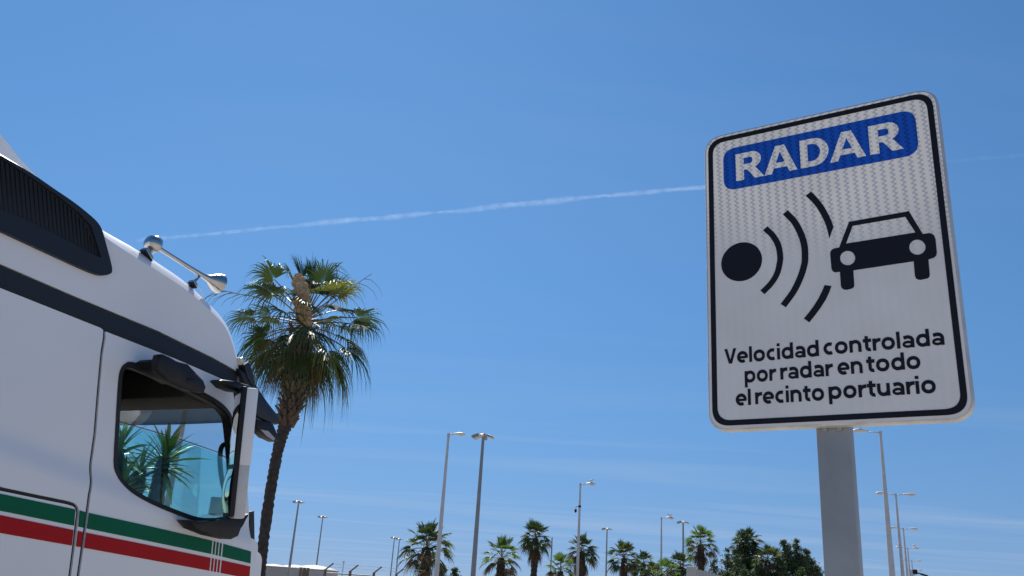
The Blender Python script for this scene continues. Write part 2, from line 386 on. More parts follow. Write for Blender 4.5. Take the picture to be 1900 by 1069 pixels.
# lettering: bold humanist letters drawn as strokes; x-height 1, stroke WT
WT = 0.29; HW_ = WT / 2; ASCU = 1.38
def ell(cx_, cy_, rx, ry, a0, a1, n=20):
    out = []
    for k in range(n + 1):
        a = R(a0 + (a1 - a0) * k / n); c, s_ = math.cos(a), math.sin(a)
        out.append((cx_ + rx * math.copysign(abs(c) ** 0.93, c), cy_ + ry * math.copysign(abs(s_) ** 0.93, s_)))
    return out
def o_ring(w): return ell(w / 2, .5, w / 2 - HW_, .5 + .015 - HW_ * .92, 0, 360, 28)
FONT = {
    'l': (WT, [[(HW_, 0), (HW_, ASCU)]]),
    'i': (WT, [[(HW_, 0), (HW_, 1)], [(HW_, 1.15), (HW_, 1.40)]]),
    'o': (1.14, [o_ring(1.14)]),
    'c': (0.88, [arc(.57, .5, .57 - HW_, .515 - HW_ * .92, 62, 298, 20)]),
    'e': (1.08, [arc(.56, .5, .56 - HW_, .515 - HW_ * .92, -4, 302, 28), [(HW_ * 1.2, .47), (1.07, .47)]]),
    'd': (1.12, [ell(.56, .5, .56 - HW_, .515 - HW_ * .92, 0, 360, 28), [(1.12 - HW_, 0), (1.12 - HW_, ASCU)]]),
    'p': (1.12, [ell(.56, .5, .56 - HW_, .515 - HW_ * .92, 0, 360, 28), [(HW_, 1), (HW_, -.42)]]),
    'a': (1.0, [[(.15, .82)] + arc(.48, .60, .385, .275, 112, 0, 12) + [(.865, .45), (.865, 0)], arc(.47, .285, .345, .185, 0, 360, 24)]),
    'n': (1.06, [[(HW_, 0), (HW_, 1)], [(HW_, .52)] + ell(.53, .52, .53 - HW_, .495 - HW_ * .92, 165, 0, 14) + [(1.06 - HW_, 0)]]),
    'u': (1.06, [[(1.06 - HW_, 0), (1.06 - HW_, 1)], [(1.06 - HW_, .48)] + ell(.53, .48, .53 - HW_, .495 - HW_ * .92, -15, -180, 14) + [(HW_, 1)]]),
    'r': (0.70, [[(HW_, 0), (HW_, 1)], [(HW_, .45)] + ell(.62, .42, .48, .44, 165, 80, 10)]),
    't': (0.76, [[(.31, 1.26), (.31, .34)] + arc(.55, .34, .24, .215, 190, 292, 10), [(.0, .885), (.72, .885)]]),
    'V': (1.24, []),
}
def stroke_poly(pts, w, closed):
    P = [Vector((p[0], p[1])) for p in pts]; n = len(P); L = []; Rr = []
    for i in range(n):
        if closed: a, b = P[(i - 1) % n], P[(i + 1) % n]
        else: a, b = P[max(i - 1, 0)], P[min(i + 1, n - 1)]
        d = (b - a).normalized(); nn = Vector((-d.y, d.x)) * w / 2
        L.append(P[i] + nn); Rr.append(P[i] - nn)
    return L, Rr
def word(txt, lb, rb, xh):
    """one word set between two pixels on the baseline; xh = x-height in metres; every letter its own mesh"""
    gap = 0.155; x = 0; places = []
    for ch in txt:
        places.append((ch, x)); x += FONT[ch][0] + (gap if ch not in 'Vrt' else gap * 0.4)
    total = x - (gap if txt[-1] not in 'Vrt' else gap * 0.4)
    a = SP(*lb); b = SP(*rb); base = (a[1] + b[1]) / 2; sx = (b[0] - a[0]) / total
    for ch, x in places:
        verts = []; faces = []
        for si, st in enumerate(FONT[ch][1]):
            closed = len(st) > 2 and math.hypot(st[0][0] - st[-1][0], st[0][1] - st[-1][1]) < 1e-6
            pts = st[:-1] if closed else st
            L, Rr = stroke_poly(pts, WT * (0.74 if ch in 'ae' and si == 1 else 1), closed); k0 = len(verts); n = len(pts)
            for q in L + Rr: verts.append((a[0] + (x + q.x) * sx, -0.0020 - si * 0.0003, base + q.y * xh))
            for i in range(n if closed else n - 1):
                j = (i + 1) % n; faces.append((k0 + i, k0 + n + i, k0 + n + j, k0 + j))
        if ch == 'V':
            verts = [(a[0] + (x + q[0]) * sx, -0.0020, base + q[1] * xh) for q in ((0, 1.34), (.31, 1.34), (.62, .36), (.93, 1.34), (1.24, 1.34), (.78, 0), (.46, 0))]
            faces = [(0, 6, 2, 1), (2, 5, 4, 3), (6, 5, 2)]
        obj('letter', verts, faces, m_ink, SIGN)
ASC = (SP(1391, 722)[1] - SP(1393, 751.6)[1]) / ASCU * 1.01
b1a, b1b = (1356, 675.6), (1753, 639.5)
def bline(a, b, x): return (x, a[1] + (b[1] - a[1]) * (x - a[0]) / (b[0] - a[0]))
for t, xa, xb in (('Velocidad', 1344.8, 1520.4), ('controlada', 1529, 1753)): word(t, bline(b1a, b1b, xa), bline(b1a, b1b, xb), ASC)
b2a, b2b = (1382.5, 711), (1709, 683.5)
for t, xa, xb in (('por', 1382.5, 1441), ('radar', 1448.7, 1546.5), ('en', 1555, 1601.5), ('todo', 1609, 1709)): word(t, bline(b2a, b2b, xa), bline(b2a, b2b, xb), ASC)
b3a, b3b = (1365.8, 753.5), (1737.7, 728.5)
for t, xa, xb in (('el', 1365.8, 1393.9), ('recinto', 1402, 1530), ('portuario', 1538.6, 1737.7)): word(t, bline(b3a, b3b, xa), bline(b3a, b3b, xb), ASC)
# post: rectangular hollow tube behind the panel with a cap
def on_post(x, y):
    k = ray(x, y); q = CAM + k * ((SIGN_D + 0.0265) / (k @ s_n)); return float(q @ s_u) - pc
pw = on_post(1578, 815) - on_post(1514.5, 815); PO = (on_post(1578, 815) + on_post(1514.5, 815)) / 2
bm = bmesh.new(); box(bm, (PO, 0.0265 + 0.0225, (v1 - 0.01) / 2), (pw, 0.045, v1 - 0.01), None, 0.005)
bobj('post', bm, m_galv, SIGN, True, 40)
for zc_ in (v0 + 0.09, v1 - 0.06):
    bm = bmesh.new()
    box(bm, (PO, 0.0265 + 0.047, zc_), (pw + 0.09, 0.004, 0.03), None, 0.001)
    for s in (-1, 1): box(bm, (PO + s * (pw / 2 + 0.008), 0.0265 + 0.024, zc_), (0.004, 0.046, 0.03))
    cl = bobj('clamp', bm, m_galv, SIGN)
    for s in (-1, 1):
        bm = bmesh.new(); tube(bm, [(PO + s * 0.062, 0.02, zc_), (PO + s * 0.062, 0.086, zc_)], 0.005, 8); tube(bm, [(PO + s * 0.062, 0.0765, zc_), (PO + s * 0.062, 0.084, zc_)], 0.0095, 6)
        bobj('bolt', bm, m_bolt, cl)
for s in (-1, 1):        # rivet heads under the lower edge and tips above the top edge
    bm = bmesh.new(); tube(bm, [(PO + s * 0.017, 0.020, v0 - 0.003), (PO + s * 0.017, 0.027, v0 - 0.003)], [0.006, 0.007], 10); bobj('bolt', bm, m_galv, SIGN)
    bm = bmesh.new(); tube(bm, [(s * 0.016 - 0.01, 0.03, v1 - 0.01), (s * 0.016 - 0.01, 0.03, v1 + 0.008)], [0.006, 0.005], 8); bobj('bolt', bm, m_bolt, SIGN)

# ------------------------------------------------------------------ truck
TA = R(24)
T_dir = np.array([math.sin(TA), math.cos(TA), 0]); T_n = np.array([-math.cos(TA), math.sin(TA), 0])
P0 = np.array(atz(226, 899, 2.1))
TRUCK = thing('truck', (P0[0], P0[1], 0), 'white truck cab with green and red side stripes and chrome roof horn', 'truck', rotz=PI / 2 - TA)
def TP(x, y, w=0.0):
    """pixel -> (s forward, h up) on the truck's lengthwise plane w metres inside its near side"""
    k = ray(x, y); q = CAM + k * (((P0 + T_n * w - CAM) @ T_n) / (k @ T_n))
    return (float((q - P0) @ T_dir), float(q[2]))
def T3(x, y, w=0.0):
    s, h = TP(x, y, w); return Vector((s, w, h))
CABW = 2.45
m_white = mat('white_truck_paint', (0.74, 0.75, 0.78), 0.30, var=0.035, scale=1.3, coat=0.35, spec=0.4)
m_green = mat('green_stripe_film', (0.004, 0.115, 0.060), 0.38, var=0.08, scale=3, spec=0.08)
m_red = mat('red_stripe_film', (0.40, 0.013, 0.017), 0.38, var=0.08, scale=3, spec=0.08)
m_plast = mat('black_grained_plastic', (0.010, 0.011, 0.015), 0.50, spec=0.3, var=0.25, scale=10, bump=0.08, bscale=300)
m_band = mat('dark_blue_grey_trim', (0.016, 0.019, 0.028), 0.45, spec=0.35, var=0.15, scale=4)
m_rub = mat('black_rubber', (0.010, 0.010, 0.012), 0.6, var=0.2, scale=20)
m_chrome = mat('chrome', (0.52, 0.51, 0.50), 0.13, 1.0, var=0.12, scale=12)
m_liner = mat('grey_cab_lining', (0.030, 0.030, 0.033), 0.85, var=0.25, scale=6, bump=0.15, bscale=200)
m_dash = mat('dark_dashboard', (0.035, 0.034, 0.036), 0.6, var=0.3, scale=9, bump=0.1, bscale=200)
m_smoke = glass_mat('smoked_acrylic', (0.30, 0.36, 0.38), 0.03, 0.12)
m_teal = glass_mat('teal_tinted_glass', (0.75, 1.0, 0.95), 0.02, 0.01)
m_wind = glass_mat('windscreen_glass', (0.97, 0.985, 0.99), 0.02, 0.01)
m_mirror = mat('mirror_glass', (0.80, 0.82, 0.84), 0.03, 1.0)
m_lens = mat('amber_lamp_lens', (0.75, 0.70, 0.55), 0.2, var=0.1, scale=30)

cr_a, cr_b = TP(0, 855), TP(360, 980)
def crease_h(s): return cr_a[1] + (cr_b[1] - cr_a[1]) * (s - cr_a[0]) / (cr_b[0] - cr_a[0])
def wskin(s, h):
    """how far the skin stands in or out of the side plane: lower half proud, shelf above the crease, leaning in higher up"""
    d = h - crease_h(s)
    t = min(1, max(0, d / 0.16)); t = t * t * (3 - 2 * t)
    w = -0.032 * (1 - t)
    w += 0.02 * max(0, (crease_h(s) - h - 0.05))
    w += 0.030 * max(0, h - 2.35)
    return w
def skin(name, outline, m, holes=(), off=0.0, th=0.018, parent=TRUCK, far=False, grid=0.09, bulge=True):
    bm = poly_fill(outline, holes)
    if bulge:
        hs_ = [p[1] for p in outline]; ss = [p[0] for p in outline]
        k = cr_b[1] - cr_a[1]; sl = k / (cr_b[0] - cr_a[0])
        d = Vector((-sl, 0, 1)).normalized()
        lv = [-0.4, -0.2, -0.05, -0.006, 0.006, 0.03, 0.055, 0.08, 0.105, 0.13, 0.155, 0.2, 0.35, 0.55, 0.75]
        for x in lv:
            bmesh.ops.bisect_plane(bm, geom=bm.verts[:] + bm.edges[:] + bm.faces[:], plane_co=(0, 0, crease_h(0) + x), plane_no=d)
        x = min(ss) + 0.31
        while x < max(ss):
            bmesh.ops.bisect_plane(bm, geom=bm.verts[:] + bm.edges[:] + bm.faces[:], plane_co=(x, 0, 0), plane_no=(1, 0, 0)); x += 0.33
    else: pass
    base = {v: (v.co.x, v.co.z) for v in bm.verts}
    for v, (s, h) in base.items(): v.co.y = wskin(s, h) - off
    if th > 0:
        r = bmesh.ops.extrude_face_region(bm, geom=bm.faces[:])
        for e in r['geom']:
            if isinstance(e, bmesh.types.BMVert): e.co.y += th
    if far:
        for v in bm.verts: v.co.y = CABW - v.co.y
    return bobj(name, bm, m, parent, True, 25)
REAR, BOT = -1.62, 0.95
band_lo = [TP(0, 532), TP(198.5, 611), TP(330, 664), TP(446, 713)]
band_up = [TP(0, 487), TP(140, 548), TP(300, 615), TP(400, 664), TP(447, 690)]
def ext(p, q, s):      # extend the line q->p to s
    return (s, p[1] + (q[1] - p[1]) * (s - p[0]) / (q[0] - p[0]))
bl0 = ext(band_lo[0], band_lo[1], REAR); bu0 = ext(band_up[0], band_up[2], REAR)
roof_edge_px = [(0, 281), (60, 318), (120, 361), (170, 405), (200, 436), (262, 478), (310, 508), (359, 541.6), (400, 579), (424.5, 607), (438, 640), (446, 676)]
roof_edge = [(p.x, p.y) for p in smooth_path([Vector((*TP(*q), 0)) for q in roof_edge_px], 44)]
roof_edge = [(REAR, roof_edge[0][1] + 0.05)] + roof_edge
seam = [TP(*p) for p in ((198, 613), (197.5, 626), (192, 655), (183.5, 730), (176, 805), (163.5, 893), (158, 917), (148, 1000), (139, 1069))]
seam.append((seam[-1][0] + 0.05, BOT))
front = [TP(*p) for p in ((445, 716), (450, 765), (456, 850), (462, 955), (460.5, 1000), (458, 1066))]; front.append((front[-1][0] + 0.02, BOT))
win_px = [(222.5, 706), (227, 686), (234.5, 676.5), (248.6, 673), (293.5, 690), (340, 710), (380, 729), (410, 747), (427, 765), (433, 785), (438, 850), (443, 930), (438, 958), (420, 968), (385, 970), (353, 965), (290, 941), (248.6, 919), (228, 900), (216, 879), (211.5, 853), (217, 770)]
win_o = smooth_closed([TP(*p) for p in win_px], 3)
def inset2(poly, d):
    n = len(poly); out = []
    A = sum(poly[i - 1][0] * poly[i][1] - poly[i][0] * poly[i - 1][1] for i in range(n)); sg = 1 if A > 0 else -1
    for i in range(n):
        a = Vector(poly[i - 1]); p = Vector(poly[i]); b = Vector(poly[(i + 1) % n])
        n1 = (p - a).normalized(); n2 = (b - p).normalized()
        nn = (Vector((-n1.y, n1.x)) + Vector((-n2.y, n2.x))).normalized() * sg
        c = max(0.5, nn.dot(Vector((-n1.y, n1.x)) * sg)); q = p + nn * d / c
        out.append((q.x, q.y))
    return out
win_i = inset2(win_o, 0.030)
hatch_px = [(0, 909), (60, 921.5), (112, 932), (122, 934.4), (129, 936.8), (133.2, 940.2), (135.5, 945), (136, 952), (130, 1010), (123, 1069)]
hatch = [TP(*p) for p in hatch_px]
hatch_poly = [ext(hatch[0], hatch[1], REAR)] + hatch + [(hatch[-1][0] + 0.03, BOT), (REAR, BOT)]
G = 0.010
def shift(pts, ds, dh=0.0): return [(p[0] + ds, p[1] + dh) for p in pts]
rear_out = [bl0, band_lo[0], (seam[0][0] - 0.03, band_lo[1][1])] + shift(seam, -G)
hatch_edge = [ext(hatch[0], hatch[1], REAR)] + hatch + [(hatch[-1][0] + 0.03, BOT)]
hatch_edge_up = inset2(hatch_edge + [(REAR, BOT)], -0.011)[1:len(hatch_edge) - 1]
hatch_edge_up = [(REAR, hatch_edge_up[0][1] + 0.10)] + hatch_edge_up + [(hatch[-1][0] + 0.042, BOT)]
rear_panel = rear_out + hatch_edge_up[::-1]
hatch_in = inset2(hatch_edge + [(REAR, BOT)], 0.008)
hatch_in[0] = (REAR, hatch_in[0][1]); hatch_in[-1] = (REAR, BOT); hatch_in[-2] = (hatch_in[-2][0], BOT)
door = shift(seam, G) 
door = [(seam[0][0] + G, band_lo[1][1] - 0.01)] + door[1:] + front[::-1]
# door outline runs: top rear -> down the seam -> bottom -> up the front -> along the band
door = door + [(band_lo[2][0], band_lo[2][1] - 0.006)]
upper = roof_edge + [(front[0][0], band_up[-1][1])] + [(p[0], p[1] + 0.004) for p in band_up[::-1][1:]] + [(REAR, bu0[1] + 0.004)]
band = [(REAR, bu0[1])] + band_up + [band_lo[3]] + [(p[0], p[1] + 0.002) for p in band_lo[::-1][1:]] + [(REAR, bl0[1] + 0.002)]
for far in (False, True):
    skin('side_panel', rear_panel, m_white, far=far)
    skin('storage_hatch', hatch_in, m_white, far=far)
    dpan = skin('door', door, m_white, [win_o], far=far)
    skin('roof_side_panel', upper, m_white, off=-0.004, far=far, bulge=False)
    skin('roof_band', band, m_band, off=-0.014, th=0.03, far=far, bulge=False)
    # dark layer behind the gaps, and the window surround
    skin('inner_frame', [(REAR, BOT)] + [(REAR, bl0[1])] + [(p[0], p[1] + 0.03) for p in band_lo[:-1]] + [(p[0] - 0.012, p[1]) for p in front], m_rub, [win_i], off=-0.013, th=0.05, far=far)
    skin('window_seal', inset2(win_o, -0.004), m_rub, [inset2(win_o, 0.022)], off=0.006, th=0.02, far=far, bulge=False)
# roof skin: from the near edge over to the far edge
prof = [(0.0, 0.0), (0.022, 0.036), (0.050, 0.068), (0.088, 0.096), (0.14, 0.118), (0.24, 0.135), (0.5, 0.148), (1.2, 0.16)]
prof_all = prof + [(CABW - a, b) for a, b in prof[::-1]]
rl = [Vector(p) for p in roof_edge] + [Vector((front[0][0] + 0.012, band_lo[3][1] + 0.0))]
s_l = TP(197, 432)[0]
def bfac(x): return 0.55 + 0.45 * min(1, max(0, (x - s_l + 0.3) / 0.6))
rows = []
bm = bmesh.new()
nr = []
for i, p in enumerate(rl):
    d = (rl[min(i + 1, len(rl) - 1)] - rl[max(i - 1, 0)]).normalized(); nr.append(Vector((-d.y, d.x)))
for a, b in prof_all:
    rows.append([])
    for i, p in enumerate(rl):
        q = p + nr[i] * b * bfac(p.x)
        w = a if a > 0.3 and a < CABW - 0.3 else a + (wskin(p.x, p.y) + 0.004) * (1 if a < 1 else -1)
        rows[-1].append(bm.verts.new((q.x, w, q.y)))
for r0, r1 in zip(rows, rows[1:]):
    for i in range(len(r0) - 1): bm.faces.new((r0[i], r0[i + 1], r1[i + 1], r1[i]))
roof = bobj('roof', bm, m_white, TRUCK, True, 80)
# dark louvre panel on the roof side
lou_px = [(-40, 258), (0, 284), (60, 319), (105, 350), (140, 374), (170, 398), (186, 414), (194, 430), (199, 450), (206, 478), (210, 500), (206, 508), (190, 511), (165, 503), (110, 478), (0, 427), (-40, 409)]
lou_o = smooth_closed([TP(*p) for p in lou_px], 3)
lou_i = [TP(*p) for p in ((-40, 280), (6, 292), (60, 327), (110, 362), (150, 394), (172, 418), (181, 446), (190, 478), (176, 473), (110, 437), (60, 412), (0, 386), (-40, 368))]
for far in (False, True):
    lf = skin('louvre_frame', lou_o, m_band, [lou_i], off=0.022, th=0.03, far=far, bulge=False)
    skin('louvre_back', lou_o, m_rub, [], off=0.008, th=0.004, parent=lf, far=far, bulge=False)
    n_sl = 30
    smin = min(p[0] for p in lou_i); smax = max(p[0] for p in lou_i)
    def span(s):
        hh = []
        for i in range(len(lou_i)):
            a, b = lou_i[i - 1], lou_i[i]
            if (a[0] - s) * (b[0] - s) < 0: hh.append(a[1] + (b[1] - a[1]) * (s - a[0]) / (b[0] - a[0]))
        return (min(hh), max(hh)) if len(hh) >= 2 else None
    for k in range(n_sl):
        s = smin + (smax - smin) * (k + 0.5) / n_sl
        h = span(s)
        if h is None or h[1] - h[0] < 0.02: continue
        bm = bmesh.new()
        w = wskin(s, sum(h) / 2) - 0.010
        box(bm, (s - 0.0, w if not far else CABW - w, sum(h) / 2), (0.010, 0.005, h[1] - h[0]), None)
        for v in bm.verts: v.co.x -= (v.co.z - sum(h) / 2) * 0.36
        bobj('slat', bm, m_plast, lf)
# stripes
gu = [TP(*p) for p in ((0, 917.7), (134, 945.5), (153, 950.8), (260, 974), (383, 1002.3), (460, 1023.5))]
gl = [TP(*p) for p in ((0, 949), (132.6, 975.8), (153, 980.3), (260, 1002), (383, 1027.4), (459.5, 1045.7))]
ru = [TP(*p) for p in ((0, 957), (131, 983.8), (153, 988.3), (260, 1009.5), (383, 1034.8), (459, 1051.2))]
rd = [TP(*p) for p in ((0, 990), (124, 1011.8), (150, 1016.5), (260, 1036.5), (383, 1059), (458, 1073.5))]
def at(line, s):
    if s <= line[0][0]: return ext(line[0], line[1], s)[1]
    for a, b in zip(line, line[1:]):
        if s <= b[0]: return a[1] + (b[1] - a[1]) * (s - a[0]) / (b[0] - a[0])
    return ext(line[-1], line[-2], s)[1]
def edge_s(poly_line, h):
    for a, b in zip(poly_line, poly_line[1:]):
        if (a[1] - h) * (b[1] - h) <= 0 and a[1] != b[1]: return a[0] + (b[0] - a[0]) * (h - a[1]) / (b[1] - a[1])
    return poly_line[-1][0]
def stripe_piece(up, lo, left, right, m, far):
    """piece of a stripe between two near-vertical lines (functions h -> s)"""
    sa, sb = left(1.84) if callable(left) else left, right(1.84) if callable(right) else right
    U = []; L = []
    for row, line in ((U, up), (L, lo)):
        a_, b_ = sa, sb
        for _ in range(3):           # the ends follow the panel edges at the stripe's own height
            if callable(left): a_ = left(at(line, a_))
            if callable(right): b_ = right(at(line, b_))
        for k in range(6):
            q = a_ + (b_ - a_) * k / 5; row.append((q, at(line, q)))
    return skin('stripe', U + L[::-1], m, off=0.0045, th=0.003, far=far, bulge=True)
hatch_r = [(p[0] - 0.014, p[1]) for p in hatch[6:]] + [(hatch[-1][0] + 0.02, BOT)]
f_h = lambda h: edge_s(hatch_r, h)
f_h2 = lambda h: edge_s([(p[0] + 0.016, p[1]) for p in hatch[6:]] + [(hatch[-1][0] + 0.05, BOT)], h)
f_s1 = lambda h: edge_s(shift(seam, -G - 0.002), h)
f_s2 = lambda h: edge_s(shift(seam, G + 0.002), h)
f_fr = lambda h: edge_s(shift(front, -0.008), h)
cuts = [(lambda h, c_=TP(x, 1030)[0]: c_ + (1.76 - h) * 0.13) for x in (383.8, 387.0, 390.0, 393.0, 396.2, 399.2, 402.2, 405.6)]
for far in (False, True):
    for up, lo, m in ((gu, gl, m_green), (ru, rd, m_red)):
        stripe_piece(up, lo, REAR + 0.01, f_h, m, far); stripe_piece(up, lo, f_h2, f_s1, m, far)
        stripe_piece(up, lo, f_s2, cuts[0], m, far)
        for k in (1, 3, 5): stripe_piece(up, lo, cuts[k], cuts[k + 1], m, far)
        stripe_piece(up, lo, cuts[7], f_fr, m, far)

# front of the cab: windscreen between raked pillars, panel below
A_t, A_b = Vector(front[0]), Vector(front[3])
def on_pillar(h): return A_t.x + (A_b.x - A_t.x) * (A_t.y - h) / (A_t.y - A_b.y)
HT, HB = 2.80, 1.86
def wrap(w): return 0.10 * math.sin(PI * min(1, max(0, w / CABW)))      # the front bows forward
def front_grid(name, h0, h1, m, w0=0.06, w1=CABW - 0.06, d=0.0, nw=14, nh=6, th=0.01, flat=False):
    bm = bmesh.new(); V = []
    for i in range(nh + 1):
        h = h0 + (h1 - h0) * i / nh; V.append([])
        for j in range(nw + 1):
            w = w0 + (w1 - w0) * j / nw
            V[-1].append(bm.verts.new(((on_pillar(max(h, A_b.y)) if not flat else A_b.x) + wrap(w) + d, w, h)))
    for i in range(nh):
        for j in range(nw): bm.faces.new((V[i][j], V[i][j + 1], V[i + 1][j + 1], V[i + 1][j]))
    r = bmesh.ops.extrude_face_region(bm, geom=bm.faces[:])
    for e in r['geom']:
        if isinstance(e, bmesh.types.BMVert): e.co.x -= th
    return bobj(name, bm, m, TRUCK, True, 40)
front_grid('windscreen', HB + 0.02, HT, m_wind, d=0.0, th=0.006)
front_grid('windscreen_header', HT + 0.002, A_t.y + 0.04, m_band, d=0.004, th=0.05, nh=2)
front_grid('front_panel', 0.72, HB, m_white, 0.0, CABW, d=0.02, th=0.06)
front_grid('grille', 0.80, 1.62, m_plast, 0.35, CABW - 0.35, d=0.035, th=0.03)
front_grid('bumper', 0.34, 0.715, m_white, -0.02, CABW + 0.02, d=0.10, th=0.35)
for s_ in (0.02, CABW - 0.02):
    bm = bmesh.new(); pts = [Vector((on_pillar(h) - 0.03, s_ + (0.04 if s_ < 1 else -0.04), h)) for h in (A_t.y, 2.6, 2.3, 2.0, 1.8)]
    tube(bm, pts, 0.055, 10); bobj('pillar', bm, m_plast, TRUCK, True, 60)
for w_ in (0.28, CABW - 0.28):
    bm = bmesh.new(); box(bm, (A_b.x + 0.13, w_, 0.60), (0.06, 0.36, 0.16), None, 0.02); bobj('headlight', bm, mat('headlight_glass', (0.7, 0.72, 0.75), 0.08, 0.5), TRUCK, True, 40)
# white corner deflectors beside the front
for k, (pts, w0, w1) in enumerate(([((461, 997), (473, 1003), (477, 1012), (478.5, 1085), (460, 1085)), -0.01, 0.06], [((482.5, 1024), (488, 1029), (490.5, 1038), (491, 1090), (482.5, 1090)), 0.02, 0.10])):
    P = [TP(*p) for p in pts]; P = [(p[0], p[1]) for p in P]
    P[-2] = (P[-2][0], 1.25); P[-1] = (P[-1][0], 1.25)
    bm = poly_fill(rounded(P, 0.02, 3)); r = bmesh.ops.extrude_face_region(bm, geom=bm.faces[:])
    for v in bm.verts: v.co.y += w0
    for e in r['geom']:
        if isinstance(e, bmesh.types.BMVert): e.co.y += w1 - w0
    bobj('corner_deflector', bm, m_white, TRUCK)
P = [TP(*p) for p in ((464, 950), (471.5, 948), (472.5, 1004), (462, 998))]
bm = poly_fill(P); r = bmesh.ops.extrude_face_region(bm, geom=bm.faces[:])
for e in r['geom']:
    if isinstance(e, bmesh.types.BMVert): e.co.y += 0.08
bobj('corner_trim', bm, m_band, TRUCK)

# cab inside: lining, dashboard, seats, wheel
def slab(name, c, size, m, bev=0.01, parent=TRUCK, rot=None):
    bm = bmesh.new(); box(bm, c, size, rot, bev); return bobj(name, bm, m, parent, True, 40)
ROOF_IN = 2.97
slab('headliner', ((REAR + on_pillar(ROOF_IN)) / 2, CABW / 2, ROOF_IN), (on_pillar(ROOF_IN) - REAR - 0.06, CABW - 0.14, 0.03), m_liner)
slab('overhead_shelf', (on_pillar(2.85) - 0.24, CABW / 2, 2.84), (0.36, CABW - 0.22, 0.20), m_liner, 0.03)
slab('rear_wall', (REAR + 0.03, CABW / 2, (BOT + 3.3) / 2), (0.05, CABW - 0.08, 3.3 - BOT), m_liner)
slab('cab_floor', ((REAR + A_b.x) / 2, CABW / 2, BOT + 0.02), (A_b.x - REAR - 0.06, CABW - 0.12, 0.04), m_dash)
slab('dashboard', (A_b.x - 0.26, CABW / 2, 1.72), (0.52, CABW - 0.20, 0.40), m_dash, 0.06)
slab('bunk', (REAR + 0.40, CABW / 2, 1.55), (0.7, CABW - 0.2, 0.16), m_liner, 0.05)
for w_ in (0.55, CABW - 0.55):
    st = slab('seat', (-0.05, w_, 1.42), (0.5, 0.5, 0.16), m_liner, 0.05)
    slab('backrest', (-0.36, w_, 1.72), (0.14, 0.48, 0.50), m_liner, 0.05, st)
bm = bmesh.new()
ctr = Vector((A_b.x - 0.58, CABW - 0.58, 1.93)); ax = Vector((-0.6, 0, 0.8)); e1 = Vector((0, 1, 0)); e2 = ax.cross(e1)
tube(bm, [ctr + (e1 * math.cos(2 * PI * k / 28) + e2 * math.sin(2 * PI * k / 28)) * 0.22 for k in range(29)], 0.016, 8)
for a in (200, 340, 90): tube(bm, [ctr, ctr + (e1 * math.cos(R(a)) + e2 * math.sin(R(a))) * 0.22], 0.014, 6)
bobj('steering_wheel', bm, m_dash, TRUCK, True)
m_card = mat('brown_cardboard', (0.30, 0.20, 0.11), 0.85, var=0.2, scale=10)
c_ = T3(424, 942, 0.42); slab('parcel', (c_.x, c_.y, c_.z), (0.20, 0.22, 0.13), m_card, 0.004, rot=Matrix.Rotation(R(20), 3, 'Z'))
# grab handle on the near pillar
bm = bmesh.new()
hp = [T3(*p, 0.10) for p in ((437, 823), (424, 822), (413, 827), (408.5, 842), (409, 868), (413, 896), (421, 924), (427, 932))]
tube(bm, smooth_path(hp, 28), 0.017, 8); bobj('grab_handle', bm, m_plast, TRUCK, True)
# half lowered side window, tinted
g_px = [(212, 779), (234.7, 786), (288.5, 801.7), (344.6, 818.5), (403, 838.7), (418.7, 848.8), (426.5, 859), (431, 875), (436, 935), (430, 962), (385, 966), (353, 961), (290, 937), (249, 916), (229, 897), (218, 877), (214, 853)]
skin('side_window', [TP(*p) for p in g_px], m_teal, off=-0.030, th=0.004, bulge=False)
bm = bmesh.new(); tube(bm, [T3(*p, 0.046) for p in g_px[:8]], 0.0028, 6); bobj('glass_edge', bm, mat('dark_glass_edge', (0.02, 0.09, 0.09), 0.2), TRUCK, True)

# kerb mirror above the side window
def px_prism(name, px, w_ref, w0, w1, m, bev=0.02, parent=TRUCK, seg=3, taper=1.0, rad=0.0):
    P = [TP(*p, w_ref) for p in px]
    if rad > 0: P = rounded(P, rad, 3)
    cx_ = sum(p[0] for p in P) / len(P); cy_ = sum(p[1] for p in P) / len(P)
    bm = bmesh.new()
    a = [bm.verts.new((p[0], w0, p[1])) for p in P]
    b = [bm.verts.new((cx_ + (p[0] - cx_) * taper, w1, cy_ + (p[1] - cy_) * taper)) for p in P]
    bm.faces.new(a); bm.faces.new(b[::-1])
    n = len(P)
    for i in range(n): bm.faces.new((a[i], b[i], b[(i + 1) % n], a[(i + 1) % n]))
    if bev > 0:
        es = [e for e in bm.edges if abs(e.verts[0].co.y - e.verts[1].co.y) < 1e-6]
        bmesh.ops.bevel(bm, geom=es, offset=bev, segments=seg, affect='EDGES', profile=0.5, clamp_overlap=True)
    return bobj(name, bm, m, parent, True, 50)
km = px_prism('kerb_mirror', [(296, 657), (304, 656), (318, 662), (346, 682), (366, 690), (380, 705), (385, 719), (381, 729), (360, 727), (336, 719), (312, 704), (294, 689), (295, 672)], -0.22, -0.22, -0.15, m_plast, 0.022, taper=0.96)
px_prism('kerb_mirror_arm', [(278, 671), (285, 667), (296, 669), (330, 690), (340, 708), (326, 712), (302, 698), (286, 686)], -0.14, -0.14, -0.02, m_plast, 0.012, km)
bm = bmesh.new(); c_ = T3(356, 709, -0.22); bmesh.ops.create_uvsphere(bm, u_segments=14, v_segments=8, radius=0.035)
for v in bm.verts: v.co = Vector((v.co.x * 1.5, v.co.y * 0.25, v.co.z * 0.7)) + c_
bobj('mirror_boss', bm, m_plast, km, True)

